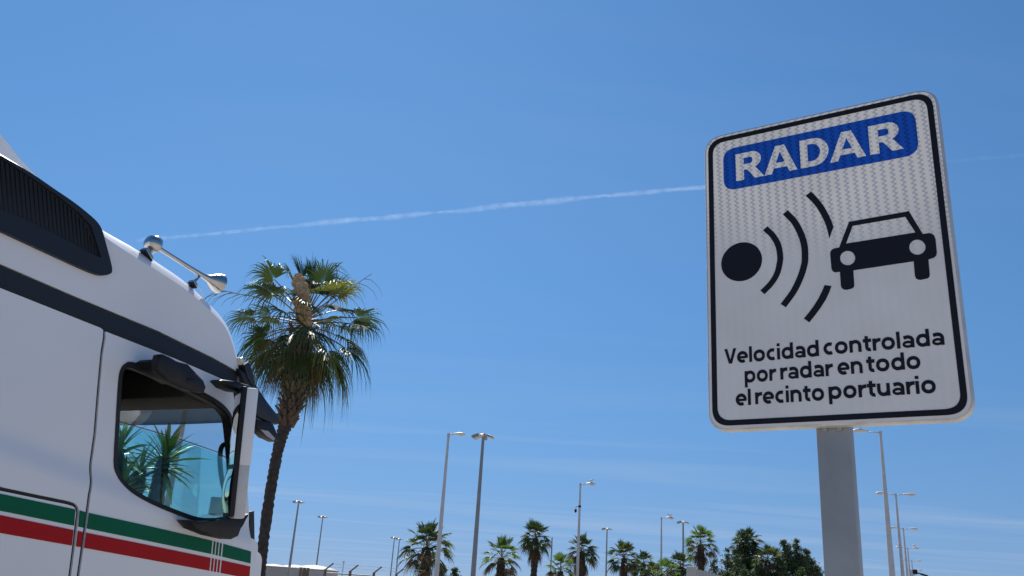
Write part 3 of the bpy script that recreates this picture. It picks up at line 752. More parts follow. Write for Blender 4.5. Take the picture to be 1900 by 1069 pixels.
# main mirrors: tall housing turned towards the driver
mc = T3(447.5, 838, -0.22)
MM = Matrix.Rotation(R(-5.5), 4, 'Y') @ Matrix.Rotation(R(-40), 4, 'Z')
def mir(name, c, size, m, bev, parent):
    bm = bmesh.new(); box(bm, c, size, None, bev)
    for v in bm.verts: v.co = (MM @ v.co.to_4d()).to_3d() + mc
    return bobj(name, bm, m, parent, True, 45)
MH = 0.86
mh = mir('mirror_housing', (0.012, 0, 0.16), (0.082, 0.25, MH * 0.60), m_white, 0.018, TRUCK)
mir('mirror_housing_base', (0.010, 0, -0.255), (0.078, 0.245, MH * 0.42), mat('pale_housing_plastic', (0.60, 0.60, 0.59), 0.5, var=0.12, scale=12), 0.022, mh)
mir('mirror_frame', (-0.040, 0, 0.0), (0.036, 0.262, MH * 0.985), m_plast, 0.014, mh)
def mirror_glass(z0, z1, bul):
    bm = bmesh.new(); V = []
    for i in range(9):
        V.append([])
        for j in range(7):
            a = -1 + 2 * j / 6; b = -1 + 2 * i / 8
            p = Vector((-0.060 - bul * (1 - a * a * 0.7) * (1 - b * b * 0.8), a * 0.115, z0 + (z1 - z0) * i / 8))
            V[-1].append(bm.verts.new((MM @ p.to_4d()).to_3d() + mc))
    for i in range(8):
        for j in range(6): bm.faces.new((V[i][j], V[i][j + 1], V[i + 1][j + 1], V[i + 1][j]))
    return bobj('mirror_glass', bm, m_mirror, mh, True)
mirror_glass(-0.09, 0.38, 0.010); mirror_glass(-0.40, -0.12, 0.035)
# arms of the main mirror
px_prism('mirror_arm', [(408, 706), (414, 704), (440, 708), (462, 714), (472, 723), (472, 730), (456, 728), (440, 726), (420, 719)], -0.16, -0.16, -0.06, m_plast, 0.014)
px_prism('mirror_arm', [(352, 965), (372, 968), (420, 968), (440, 962), (462, 953), (462, 958), (449, 974), (448, 981), (443, 995), (430, 1001), (400, 994), (366, 981)], -0.17, -0.17, -0.05, m_plast, 0.03)

# outside sun visor across the windscreen, with the front mirror below its end
vis_px = [(444, 682), (454, 690), (466, 706), (478, 724), (497, 749), (512, 768), (515, 778)]
V = [TP(*p) for p in vis_px]
bm = bmesh.new(); rows = []
for j in range(17):
    w = 0.03 + (CABW - 0.06) * j / 16
    rows.append([bm.verts.new((p[0] + wrap(w) * 0.9, w, p[1])) for p in V])
for a, b in zip(rows, rows[1:]):
    for i in range(len(a) - 1): bm.faces.new((a[i], a[i + 1], b[i + 1], b[i]))
r = bmesh.ops.extrude_face_region(bm, geom=bm.faces[:])
for e in r['geom']:
    if isinstance(e, bmesh.types.BMVert): e.co.z -= 0.006; e.co.x -= 0.004
visor = bobj('sun_visor', bm, m_smoke, TRUCK, True, 50)
px_prism('visor_end', [(442, 684), (458, 694), (470, 711), (490, 741), (512, 767), (516.5, 781), (514, 788), (503, 786), (478, 774), (470, 760), (466, 735), (452, 712)], 0.0, -0.01, 0.04, m_band, 0.012, visor)
px_prism('visor_bracket', [(449, 677), (458, 671), (463, 682), (471, 712), (466, 716), (456, 700)], 0.0, -0.02, 0.05, m_band, 0.008, visor)
for w_ in (0.75, 1.65):
    bm = bmesh.new(); tube(bm, [(V[2][0] + wrap(w_) * 0.9 - 0.06, w_, V[2][1] - 0.05), (V[3][0] + wrap(w_) * 0.9, w_, V[3][1] - 0.008)], 0.022, 8); bobj('visor_bracket', bm, m_plast, visor)
px_prism('marker_lamp', [(441, 664), (445, 663), (447, 675), (443, 678)], 0.03, 0.0, 0.10, m_lens, 0.006)
fm = px_prism('front_mirror', [(477, 778), (500, 784), (508, 787), (518.5, 812), (516.5, 818), (512, 820), (496, 812), (484, 802), (477, 792)], -0.02, -0.02, 0.06, m_plast, 0.012)
px_prism('front_mirror_glass', [(484, 797), (498, 800), (511, 814), (508, 817), (496, 810)], -0.024, -0.024, -0.019, mat('mirror_back', (0.35, 0.36, 0.37), 0.35), 0.0, fm)

# chrome air horn on the roof edge
HW = 0.10
horn_ax = [T3(*p, HW) for p in ((284, 453), (300, 464), (330, 483), (358, 500.5), (374, 510.5), (386, 517), (394, 520.5), (400, 523.5), (405, 526))]
bm = bmesh.new(); tube(bm, horn_ax, [0.018, 0.0150, 0.0155, 0.0170, 0.019, 0.027, 0.050, 0.067, 0.073], 20, False)
a = horn_ax[-1]; d = (horn_ax[-1] - horn_ax[-2]).normalized()
tube(bm, [a, a + d * 0.006, a + d * 0.006, a - d * 0.02, a - d * 0.12], [0.073, 0.075, 0.070, 0.048, 0.014], 20, False)
horn = bobj('air_horn', bm, m_chrome, TRUCK, True, 60)
bm = bmesh.new(); d0 = (horn_ax[1] - horn_ax[0]).normalized(); c = horn_ax[0]
tube(bm, [c - d0 * 0.052, c - d0 * 0.050, c - d0 * 0.040, c - d0 * 0.018, c, c + d0 * 0.022, c + d0 * 0.030, c + d0 * 0.032], [0.006, 0.026, 0.044, 0.058, 0.062, 0.062, 0.054, 0.018], 22)
bobj('horn_sound_box', bm, m_chrome, horn, True, 50)
for foot_px, stem_px, sz in (((273, 470), (287, 466), 0.085), ((358.5, 525), (372, 510), 0.050)):
    f = T3(*foot_px, HW - 0.01); s_ = T3(*stem_px, HW)
    bm = bmesh.new(); tube(bm, [f, f.lerp(s_, 0.6), s_], [0.012, 0.010, 0.010], 8)
    box(bm, f + Vector((0, 0, -0.004)), (sz, 0.05, 0.022), Matrix.Rotation(R(34), 3, 'Y'), 0.006)
    bobj('horn_foot', bm, m_chrome, horn, True, 40)
    bm = bmesh.new(); box(bm, f + Vector((-0.004, 0, -0.018)), (sz * 1.1, 0.052, 0.008), Matrix.Rotation(R(34), 3, 'Y'), 0.003); bobj('rubber_pad', bm, m_rub, horn)
bm = bmesh.new(); tube(bm, smooth_path([T3(*p, HW - 0.03) for p in ((364, 526), (371, 534), (376, 545), (379, 556))], 12), 0.0035, 6); bobj('air_hose', bm, m_white, horn, True)
# rear roof deflector seen above the louvres
df = [TP(*p, 0.35) for p in ((-90, 175), (-30, 215), (0, 249), (18, 270), (36, 294), (90, 350), (-90, 300))]
bm = poly_fill(df); r = bmesh.ops.extrude_face_region(bm, geom=bm.faces[:])
for v in bm.verts: v.co.y += 0.35
for e in r['geom']:
    if isinstance(e, bmesh.types.BMVert): e.co.y += CABW - 0.7
bobj('roof_deflector', bm, m_white, TRUCK)
# chassis and wheels (below the frame)
slab('chassis', (-2.0, CABW / 2, 0.85), (5.2, 0.9, 0.22), m_band)
def wheel(s, w):
    bm = bmesh.new(); d = 1 if w < 1 else -1
    pr = [(0.0, 0.25), (0.0, 0.30), (0.01, 0.44), (0.04, 0.50), (0.26, 0.50), (0.29, 0.44), (0.30, 0.30)]
    tube(bm, [(s, w + d * a, 0.51) for a, _ in pr], [b for _, b in pr], 32)
    wh = bobj('wheel', bm, m_rub, TRUCK, True, 40)
    bm = bmesh.new(); tube(bm, [(s, w + d * a, 0.51) for a in (-0.004, 0.05, 0.08, 0.02, 0.015)], [0.27, 0.24, 0.14, 0.12, 0.001], 24); bobj('rim', bm, m_alu, wh, True, 40)
for s_ in (0.10, -3.4):
    for w_ in (0.03, CABW - 0.03): wheel(s_, w_)

# ------------------------------------------------------------------ street lamps
m_lamp = mat('painted_lamp_pole', (0.52, 0.54, 0.56), 0.45, 0.15, var=0.12, scale=3)
m_mast = mat('grey_mast_steel', (0.26, 0.28, 0.30), 0.5, 0.3, var=0.15, scale=1.5)
m_head = mat('pale_lamp_housing', (0.62, 0.62, 0.60), 0.4, var=0.12, scale=6)
m_lglass = mat('lamp_bowl_glass', (0.62, 0.64, 0.64), 0.15, var=0.1, scale=9)
def lamp_head(parent, base, d, L, tilt=0.03):
    """cobra-head lantern: flattened drop shape, glass bowl below"""
    bm = bmesh.new(); d = Vector(d).normalized(); s = Vector((-d.y, d.x, 0)); up = Vector((0, 0, 1))
    prof = [(0.0, 0.065, 0.07), (0.10, 0.08, 0.09), (0.28, 0.13, 0.12), (0.50, 0.17, 0.145), (0.72, 0.17, 0.135), (0.88, 0.13, 0.10), (0.97, 0.07, 0.05), (1.0, 0.02, 0.012)]
    rings = []
    for t, w, h in prof:
        c = Vector(base) + d * L * t + up * L * (tilt * math.sin(t * 2.2))
        rings.append([])
        for k in range(14):
            a = 2 * PI * k / 14; z = math.sin(a); z = z * h if z > 0 else z * h * 0.45
            rings[-1].append(bm.verts.new(c + s * math.cos(a) * w * L + up * z * L))
    for r0, r1 in zip(rings, rings[1:]):
        for k in range(14): bm.faces.new((r0[k], r0[(k + 1) % 14], r1[(k + 1) % 14], r1[k]))
    bm.faces.new(rings[0][::-1]); bm.faces.new(rings[-1])
    h = bobj('lamp_head', bm, m_head, parent, True)
    bm = bmesh.new(); bmesh.ops.create_uvsphere(bm, u_segments=12, v_segments=8, radius=1)
    c = Vector(base) + d * L * 0.66 + up * L * (-0.005)
    for v in bm.verts:
        x, y, z = v.co; v.co = c + d * x * L * 0.24 + s * y * L * 0.13 + up * z * L * 0.12
    bobj('lamp_bowl', bm, m_lglass, h, True)
    return h
def street_lamp(px, py, H, dirs, label, group=None, arm=0.45, L=0.75, rb=0.13, rt=0.055, name='street_lamp', cat='street lamp'):
    p = atz(px, py, H); t = thing(name, (p.x, p.y, 0), label, cat, group)
    bm = bmesh.new(); tube(bm, [(0, 0, 0), (0, 0, 0.05)], 0.24, 16); tube(bm, [(0, 0, 0.05), (0, 0, 0.9), (0, 0, 0.92), (0, 0, H)], [rb * 1.25, rb * 1.2, rb, rt], 16)
    bobj('pole', bm, m_lamp, t, True, 40)
    bm = bmesh.new(); tube(bm, [(0, 0, H - 0.15), (0, 0, H + 0.05)], rt * 1.35, 12); bobj('collar', bm, m_lamp, t, True, 40)
    for d in dirs:
        d = Vector(d).normalized()
        bm = bmesh.new(); tube(bm, [(0, 0, H - 0.03), d * arm + Vector((0, 0, H))], 0.028, 8); bobj('arm', bm, m_lamp, t, True)
        lamp_head(t, d * arm + Vector((0, 0, H + 0.005)), d, L)
    return t, p
ld = (0.98, -0.18, 0)
LG = 'single-armed street lamps'
street_lamp(832.5, 806, 9.0, [ld], 'tallest single-armed street lamp in front of the leftmost fan palm', LG, arm=0.20, L=0.66)
l2, p2 = street_lamp(1077, 898, 9.0, [ld], 'single-armed street lamp with a bird on its head and a security camera', LG, arm=0.30, L=0.72)
l3, p3 = street_lamp(1227.3, 961, 9.0, [ld], 'single-armed street lamp with perched bird, right of the paired fan palms', LG, arm=0.30, L=0.80)
street_lamp(371, 620, 7.6, [(0.3, 1, 0)], 'pale lamp post glimpsed through the truck window', arm=0.3, L=0.6, rb=0.085, rt=0.06)
RG = 'street lamps in a row beside the road'
rd_ = (0.992, -0.12, 0)
r1, q1 = street_lamp(1633.5, 802, 10.0, [(-0.992, 0.12, 0)], 'nearest lamp of the receding row, single arm pointing left, bird on it', RG, arm=0.53, L=0.72, rb=0.17)
nm = ('second', 'third', 'fourth', 'fifth')
rows_ = []
for k, (x, y) in enumerate(((1662, 917.5), (1676, 981), (1684, 1017), (1691.7, 1040.5))):
    ex = (' with two birds perched on its arms' if k == 2 else '')
    rows_.append(street_lamp(x, y, 10.0, [rd_, (-0.992, 0.12, 0)], 'double-armed street lamp, ' + nm[k] + ' in the receding row' + ex, RG, arm=0.49, L=0.84, rb=0.17))
rows_.append(street_lamp(1696, 1057.5, 10.0, [rd_, (-0.992, 0.12, 0)], 'farthest double-armed street lamp, behind the dark floodlight pole', RG, arm=0.49, L=0.84, rb=0.17))
# pole with a dark floodlight at the far end of the row
p = atz(1690, 1058, 5.0); t = thing('floodlight_pole', (p.x, p.y, 0), 'short thick pole with a dark floodlight, at the foot of the lamp row', 'floodlight')
bm = bmesh.new(); tube(bm, [(0, 0, 0), (0, 0, 5.0)], [0.13, 0.13], 12); bobj('pole', bm, m_lamp, t, True, 40)
bm = bmesh.new(); box(bm, (0.22, -0.1, 4.9), (0.24, 0.22, 0.30), None, 0.03); tube(bm, [(0.3, -0.1, 4.86), (0.62, -0.1, 4.80)], 0.04, 8); bobj('control_box', bm, m_plast, t)
bm = bmesh.new(); box(bm, (0.80, -0.1, 4.74), (0.42, 0.24, 0.10), Matrix.Rotation(R(14), 3, 'Y'), 0.03); bobj('floodlight_head', bm, m_plast, t)

# security camera hanging from the second lamp
c = atz(1075.6, 934.5, (Vector(p2) - Vector((0, 0, 0))).z * 0 + 7.6)
H = 7.55
t = thing('security_camera', (p2.x, p2.y, H), 'dark dome security camera on a curved bracket, clamped to the street lamp', 'camera')
bm = bmesh.new(); tube(bm, [(0, 0, -0.10), (0, 0, 0.10)], 0.155, 12); bobj('clamp', bm, m_plast, t, True, 40)
bm = bmesh.new(); tube(bm, smooth_path([Vector(q) for q in ((-0.1, 0, 0.0), (-0.26, 0, 0.0), (-0.38, 0, -0.10), (-0.41, 0, -0.28))], 16), 0.025, 8); bobj('bracket', bm, m_plast, t, True)
bm = bmesh.new(); tube(bm, [(-0.41, 0, z) for z in (-0.26, -0.32, -0.44, -0.54, -0.62, -0.66)], [0.05, 0.11, 0.13, 0.125, 0.08, 0.02], 14); bobj('dome', bm, m_plast, t, True)
t.scale = (0.62, 0.62, 0.62)

# high masts with a crown of floodlights
def high_mast(px, py, H, label, n=6, rr_=0.9, rb=0.30, rt=0.15):
    p = atz(px, py, H); t = thing('high_mast_light', (p.x, p.y, 0), label, 'light mast', 'tall floodlight masts')
    bm = bmesh.new(); tube(bm, [(0, 0, 0), (0, 0, 0.06)], rb * 1.8, 12); tube(bm, [(0, 0, 0.06), (0, 0, H)], [rb, rt], 12); bobj('pole', bm, m_mast, t, True, 40)
    bm = bmesh.new()
    tube(bm, [(rr_ * 0.75 * math.cos(2 * PI * k / 24), rr_ * 0.75 * math.sin(2 * PI * k / 24), H - 0.1) for k in range(25)], 0.05, 6)
    tube(bm, [(0, 0, H - 0.3), (0, 0, H + 0.12), (0, 0, H + 0.2)], [rt * 1.5, rt * 1.5, 0.05], 10)
    for k in range(3):
        a = PI * k / 3; tube(bm, [(-rr_ * 0.75 * math.cos(a), -rr_ * 0.75 * math.sin(a), H - 0.1), (rr_ * 0.75 * math.cos(a), rr_ * 0.75 * math.sin(a), H - 0.1)], 0.04, 6)
    bobj('ring', bm, m_mast, t)
    for k in range(n):
        a = 2 * PI * (k + 0.3) / n
        M = Matrix.Rotation(a, 3, 'Z') @ Matrix.Rotation(R(22), 3, 'Y')
        bm = bmesh.new(); box(bm, (math.cos(a) * rr_, math.sin(a) * rr_, H - 0.18), (0.62, 0.42, 0.20), M, 0.05)
        fl = bobj('floodlight', bm, m_mast if k % 2 else m_head, t, True, 40)
    return t
high_mast(897, 807, 18, 'tallest dark floodlight mast between the two leftmost palms')
high_mast(554.6, 930, 18, 'floodlight mast just right of the tall palm trunk')
high_mast(599.3, 958, 18, 'thin floodlight mast right of the railing fence', rb=0.22, rt=0.12)
high_mast(732, 997, 18, 'left one of two distant floodlight masts beside the leftmost palm', rb=0.24, rt=0.14)
high_mast(741.5, 999.5, 18, 'right one of two distant floodlight masts beside the leftmost palm', rb=0.24, rt=0.14)
high_mast(1126.5, 980.5, 18, 'thin floodlight mast right of the palm behind the camera lamp', rb=0.24, rt=0.13)
high_mast(1267.5, 968, 18, 'floodlight mast left of the upright bright green palm', rb=0.28, rt=0.15)
for (x, y, H, lab) in ((1024.5, 997, 12, 'bare thin pole partly hidden behind the second tallest palm'), (1059.5, 1050, 8, 'low bare pole behind the small palm')):
    p = atz(x, y, H); bm = bmesh.new(); tube(bm, [(0, 0, 0), (0, 0, H)], [0.16, 0.10], 10); tube(bm, [(0, 0, 0), (0, 0, 0.1)], 0.3, 10)
    o = bobj('utility_pole', bm, m_mast, None, True, 40); o.location = (p.x, p.y, 0); tag(o, lab, 'pole')
p = atz(638, 1041, 14); bm = bmesh.new()
for sx in (-0.25, 0.25):
    for sy in (-0.25, 0.25): tube(bm, [(sx, sy, 0), (sx * .5, sy * .5, 14)], 0.05, 5)
for k in range(24): z = k * 0.58; tube(bm, [(-0.24 + .005 * k, -0.24, z), (0.24 - .005 * k, -0.24, z + 0.58)], 0.035, 4); tube(bm, [(0.24, 0.24 - .005 * k, z), (0.24 - .005 * k, -0.24, z + 0.58)], 0.035, 4)
tube(bm, [(-0.9, 0, 13.2), (0.9, 0, 13.2)], 0.1, 6); tube(bm, [(-0.5, 0, 13.8), (0.5, 0, 13.8)], 0.12, 6)
o = bobj('antenna_mast', bm, m_mast); o.location = (p.x, p.y, 0); tag(o, 'small distant lattice mast above the wire fence', 'antenna mast')

# ------------------------------------------------------------------ birds on the lamps
m_gull = mat('gull_grey', (0.40, 0.40, 0.42), 0.7, col2=(0.62, 0.62, 0.62), scale=9)
m_beak = mat('gull_beak', (0.55, 0.38, 0.06), 0.5)
def bird(loc, az, label, sc=1.0):
    t = thing('bird', loc, label, 'bird', 'birds perched on street lamps', az); t.scale = (sc, sc, sc)
    bm = bmesh.new()
    tube(bm, [(-0.26, 0, 0.12), (-0.20, 0, 0.135), (-0.10, 0, 0.15), (0.02, 0, 0.165), (0.10, 0, 0.18), (0.145, 0, 0.22), (0.165, 0, 0.26), (0.19, 0, 0.275), (0.215, 0, 0.27), (0.225, 0, 0.265)],
         [0.012, 0.03, 0.062, 0.075, 0.066, 0.045, 0.040, 0.042, 0.030, 0.010], 12)
    b = bobj('body', bm, m_gull, t, True)
    bm = bmesh.new(); tube(bm, [(0.215, 0, 0.268), (0.245, 0, 0.262), (0.262, 0, 0.252)], [0.014, 0.011, 0.003], 8); bobj('beak', bm, m_beak, t, True)
    for s in (-1, 1):
        bm = bmesh.new(); tube(bm, [(0.08, s * 0.062, 0.18), (-0.05, s * 0.078, 0.165), (-0.18, s * 0.05, 0.145), (-0.30, s * 0.02, 0.135)], [0.02, 0.032, 0.022, 0.004], 8); bobj('wing', bm, m_gull, t, True)
        bm = bmesh.new(); tube(bm, [(0.0, s * 0.03, 0.11), (0.005, s * 0.03, 0.0), (0.03, s * 0.03, -0.002)], [0.010, 0.008, 0.008], 6); bobj('leg', bm, m_beak, t)
    return t
def on_head(p, d, dist, H, L): d = Vector(d).normalized(); return (p.x + d.x * dist, p.y + d.y * dist, H + 0.18 * L)
bird(on_head(p2, ld, 0.33 + 0.36, 9.03, 0.60), 0.2, 'bird perched on the camera-bearing street lamp', 0.75)
bird(on_head(p3, ld, 0.33 + 0.38, 9.03, 0.68), 2.8, 'bird perched on the lamp right of the paired palms', 0.9)
bird(on_head(q1, (-0.992, 0.12, 0), 0.53 + 0.36, 10.02, 0.72), 2.4, 'bird perched on the nearest lamp, just under the road sign', 0.8)
pb = rows_[2][1]
bird(on_head(pb, rd_, 0.49 + 0.25, 10.03, 0.84), 0.3, 'bird perched on the right head of the fourth lamp in the row', 1.1)
bird(on_head(pb, (-0.992, 0.12, 0), 0.49 + 0.5, 10.03, 0.84), 2.2, 'bird perched on the left head of the fourth lamp in the row', 1.0)

# ------------------------------------------------------------------ palms
m_leaf = mat('palm_leaf_green', (0.040, 0.075, 0.030), 0.48, col2=(0.060, 0.095, 0.034), scale=3, rnd=0.30, sss=0.13, spec=0.35)
m_leafy = mat('palm_leaf_yellow_green', (0.13, 0.15, 0.04), 0.48, col2=(0.09, 0.12, 0.03), scale=3, rnd=0.25, sss=0.25)
m_dead = mat('dry_palm_leaf', (0.17, 0.115, 0.065), 0.8, col2=(0.09, 0.06, 0.035), scale=4, rnd=0.3, sss=0.12)
m_stalk = mat('palm_leaf_stalk', (0.12, 0.11, 0.045), 0.5, col2=(0.17, 0.12, 0.05), scale=4, rnd=0.2)
m_trunk = mat('palm_trunk_bark', (0.062, 0.050, 0.044), 0.95, col2=(0.026, 0.021, 0.019), scale=9, bump=0.8, bscale=18)
m_boot = mat('palm_leaf_base', (0.12, 0.09, 0.06), 0.85, col2=(0.055, 0.04, 0.03), scale=10, rnd=0.35)
m_fibre = mat('tan_palm_fibre', (0.62, 0.46, 0.31), 0.95, col2=(0.40, 0.28, 0.17), scale=14, bump=1.0, bscale=40)
def frond_mesh(az, el, Lp, Lb, nseg, droop, sag, rng, spread=115, fold=0.22, ragged=0.15, wid=1.0, tipdrop=0.55):
    """fan leaf with a drooping stalk; returns (blade bmesh, stalk bmesh) around the leaf's root"""
    h = Vector((math.cos(az), math.sin(az), 0)); up = Vector((0, 0, 1))
    d0 = h * math.cos(el) + up * math.sin(el)
    stalk = []; n = 6
    for k in range(n + 1):
        t = k / n; stalk.append(d0 * Lp * t - up * sag * Lp * t * t)
    d = (stalk[-1] - stalk[-2]).normalized(); s = d.cross(up)
    s = s.normalized() if s.length > 0.05 else Vector((-h.y, h.x, 0))
    tw = rng.uniform(-0.5, 0.5); nn = s.cross(d).normalized(); s = (s * math.cos(tw) + nn * math.sin(tw)).normalized(); nn = s.cross(d).normalized()
    bs = bmesh.new(); tube(bs, stalk, [0.030 * Lb, .022 * Lb, .02 * Lb, .018 * Lb, .016 * Lb, .015 * Lb, .013 * Lb], 5)
    bb = bmesh.new(); c = stalk[-1]
    step = 2 * R(spread) / (nseg - 1)
    for k in range(nseg):
        a = -R(spread) + step * k
        L = Lb * (1 - 0.22 * (abs(a) / R(spread)) ** 2) * rng.uniform(1 - ragged, 1.0)
        dr = (d * math.cos(a) + s * math.sin(a) + nn * (fold * (abs(math.sin(a))) - 0.05)).normalized()
        # side across the segment
        sd = (-d * math.sin(a) + s * math.cos(a)).normalized()
        dk = droop * rng.uniform(0.6, 1.4)
        rows = []
        for t, w in ((0.05, 0.04), (0.45, 1.0), (0.72, 0.62), (0.90, 0.30), (1.0, 0.03)):
            q = c + dr * L * t - up * dk * L * max(0, t - 0.35) ** 1.5 * 1.2
            if t > 0.85: q -= up * tipdrop * dk * L * (t - 0.85) * 2; q -= dr * L * (t - 0.85) * 0.8 * min(1, dk)
            hw = w * wid * L * 0.45 * math.tan(step / 2) * 1.15
            off = nn * (0.35 * hw)
            rows.append((bb.verts.new(q - sd * hw + off), bb.verts.new(q - off * 0.6), bb.verts.new(q + sd * hw + off)))
        for r0, r1 in zip(rows, rows[1:]):
            bb.faces.new((r0[0], r0[1], r1[1], r1[0])); bb.faces.new((r0[1], r0[2], r1[2], r1[1]))
    return bb, bs
def add_frond(parent, root, args, m, ms, rng, name='frond', **kw):
    bb, bs = frond_mesh(*args, rng=rng, **kw)
    bm = bb
    for v in bm.verts: v.co += root
    for v in bs.verts: v.co += root
    f = bobj(name, bm, m, parent); bobj('stalk', bs, ms, f); return f
def trunk_mesh(path, rads, rng, seg=18, rough=0.05, n=60):
    P = smooth_path(path, n); bm = bmesh.new(); rr_ = []
    for i, p in enumerate(P):
        t = i / (len(P) - 1) * (len(rads) - 1); k = min(int(t), len(rads) - 2); rr_.append(rads[k] + (rads[k + 1] - rads[k]) * (t - k))
        rr_[-1] *= 1 + rough * (1 if i % 2 else -0.4) + rng.uniform(-.5, .5) * rough
    rings = tube(bm, P, rr_, seg)
    for r in rings:
        for v in r: v.co += Vector((rng.uniform(-1, 1), rng.uniform(-1, 1), rng.uniform(-1, 1))) * rough * rads[0] * 0.35
    return bm, P

# the tall palm behind the truck
rng = random.Random(11); YD = 24.0
tp = [aty(x, y, YD) for x, y in ((477, 1115), (482, 1060), (489, 1003), (499, 930), (509, 870), (519, 822), (531, 785), (540, 758), (546, 725), (551, 690), (556, 650), (559, 612))]
base = tp[0].copy(); base.z = 0; base.x -= 0.02
PALM = thing('palm_tree', base, 'tall fan palm with leaning trunk and tan fibrous spike, behind the truck', 'palm tree')
loc = [p - base for p in tp]; path = [Vector((0, 0, 0)), Vector((0.02, 0, 0.8))] + loc
bm, P = trunk_mesh(path, [0.24, 0.20, 0.165, 0.145, 0.14, 0.14, 0.14, 0.145, 0.16, 0.22, 0.28, 0.29, 0.28, 0.24, 0.18], rng, 20, 0.10, 130)
bobj('trunk', bm, m_trunk, PALM, True)
crown = loc[-1] + Vector((0.08, 0, 0.22))
# old leaf bases round the upper trunk
boot_me = None
n_b = 150
up_path = [q for q in P if q.z > (aty(534, 795, YD) - base).z]
for k in range(n_b):
    t = k / n_b; q = up_path[min(len(up_path) - 1, int(t * len(up_path)))]; a = k * 2.39996
    rr_ = 0.20 + 0.07 * math.sin(min(1, t * 1.4) * PI * 0.6)
    if boot_me is None:
        bb = bmesh.new(); V = []
        for z, w, o_ in ((0, 0.075, 0.0), (0.09, 0.065, 0.035), (0.17, 0.04, 0.075), (0.24, 0.028, 0.13)):
            V.append([bb.verts.new((o_ + 0.022, y, z)) for y in (-w, 0, w)] + [bb.verts.new((o_ - 0.01, y, z)) for y in (w, -w)])
            V[-1][1].co.x += 0.02
        for r0, r1 in zip(V, V[1:]):
            for i in range(5): bb.faces.new((r0[i], r0[(i + 1) % 5], r1[(i + 1) % 5], r1[i]))
        bb.faces.new(V[-1]); bb.faces.new(V[0][::-1])
        o = bobj('leaf_base', bb, m_boot, PALM); boot_me = o.data
    else:
        o = bpy.data.objects.new('leaf_base', boot_me); COL.objects.link(o); o.parent = PALM
    o.location = q + Vector((math.cos(a), math.sin(a), 0)) * (rr_ - 0.02)
    o.rotation_euler = (rng.uniform(-.25, .25), rng.uniform(-0.15, 0.25), a + rng.uniform(-.3, .3))
    sc = rng.uniform(0.8, 1.25); o.scale = (sc, sc, sc)
# green crown
for k in range(48):
    t = k / 47; az = k * 2.39996 + rng.uniform(-.25, .25)
    el = R(88 - 132 * t ** 0.95 + rng.uniform(-6, 6))
    Lp = rng.uniform(1.05, 1.4) * (0.85 + 0.35 * math.sin(PI * min(1, t * 1.25))) * (1 - 0.3 * max(0, t - 0.6)); Lb = rng.uniform(1.0, 1.25)
    if math.sin(az) < -0.6 and el > R(38): continue          # the tan spike stands here
    m = m_leafy if rng.random() < 0.12 else m_leaf
    add_frond(PALM, crown + Vector((0, 0, 0.25 - 0.6 * t)), (az, el, Lp, Lb, 34, 0.22 + 0.5 * t, 0.08 + 0.20 * t), m, m_stalk, rng, ragged=0.30, tipdrop=2.2, wid=1.1, fold=0.26, spread=rng.uniform(80, 112) if t > 0.10 else 45)
# a few dry fronds mixed in
for k in range(7):
    az = rng.uniform(0, 6.28); add_frond(PALM, crown + Vector((0, 0, -0.1)), (az, R(rng.uniform(-25, 25)), rng.uniform(0.9, 1.3), 0.75, 22, 1.2, 0.3), m_dead, m_stalk, rng, name='dry_frond', ragged=0.4, wid=0.5)
# hanging dry skirt, worn away on the camera's side
for k in range(34):
    az = k * 2.39996
    if math.sin(az) < -0.55: continue
    add_frond(PALM, crown + Vector((math.cos(az) * .14, math.sin(az) * .14, -0.45 - 0.45 * (k % 4) / 3)), (az, R(rng.uniform(-62, -38)), rng.uniform(0.5, 0.7), rng.uniform(0.7, 0.9), 18, 0.9, 0.35), m_dead, m_dead, rng, name='dry_frond', spread=45, ragged=0.4, wid=0.7)
# tan spike: sheathed fibrous body standing in the crown
sp = [aty(x, y, YD - 0.95) - base for x, y in ((567, 606), (564, 585), (560, 560), (557, 535), (554, 514), (553, 508))]
bm = bmesh.new(); rg = tube(bm, smooth_path(sp, 40), 0.1, 14)
for i, r in enumerate(rg):
    t = i / (len(rg) - 1); w = (0.13 + 0.075 * math.sin(PI * min(1, t * 1.1 + 0.05))) * (1 if t < 0.7 else 1 - (t - 0.7) * 2.0)
    c_ = sum((v.co for v in r), Vector()) / len(r)
    for v in r: v.co = c_ + (v.co - c_).normalized() * w * rng.uniform(0.65, 1.4)
sheath = bobj('fibre_spike', bm, m_fibre, PALM)
bm = bmesh.new()
for k in range(700):
    t = rng.random(); i = min(len(rg) - 1, int(t * len(rg))); q = smooth_path(sp, 40)[min(i, len(smooth_path(sp, 40)) - 1)] if False else None
    P_ = sp[0].lerp(sp[-1], t); a = rng.uniform(0, 6.28); w = 0.14 + 0.06 * math.sin(PI * t) - 0.06 * t
    d = Vector((math.cos(a), math.sin(a), rng.uniform(-0.9, 0.4))).normalized(); q = P_ + Vector((d.x, d.y, 0)) * w
    s_ = Vector((-d.y, d.x, 0)) * rng.uniform(0.006, 0.016); L = rng.uniform(0.05, 0.13)
    bm.faces.new((bm.verts.new(q - s_), bm.verts.new(q + s_), bm.verts.new(q + d * L - Vector((0, 0, L * .3)))))
bobj('fibres', bm, m_fibre, sheath)
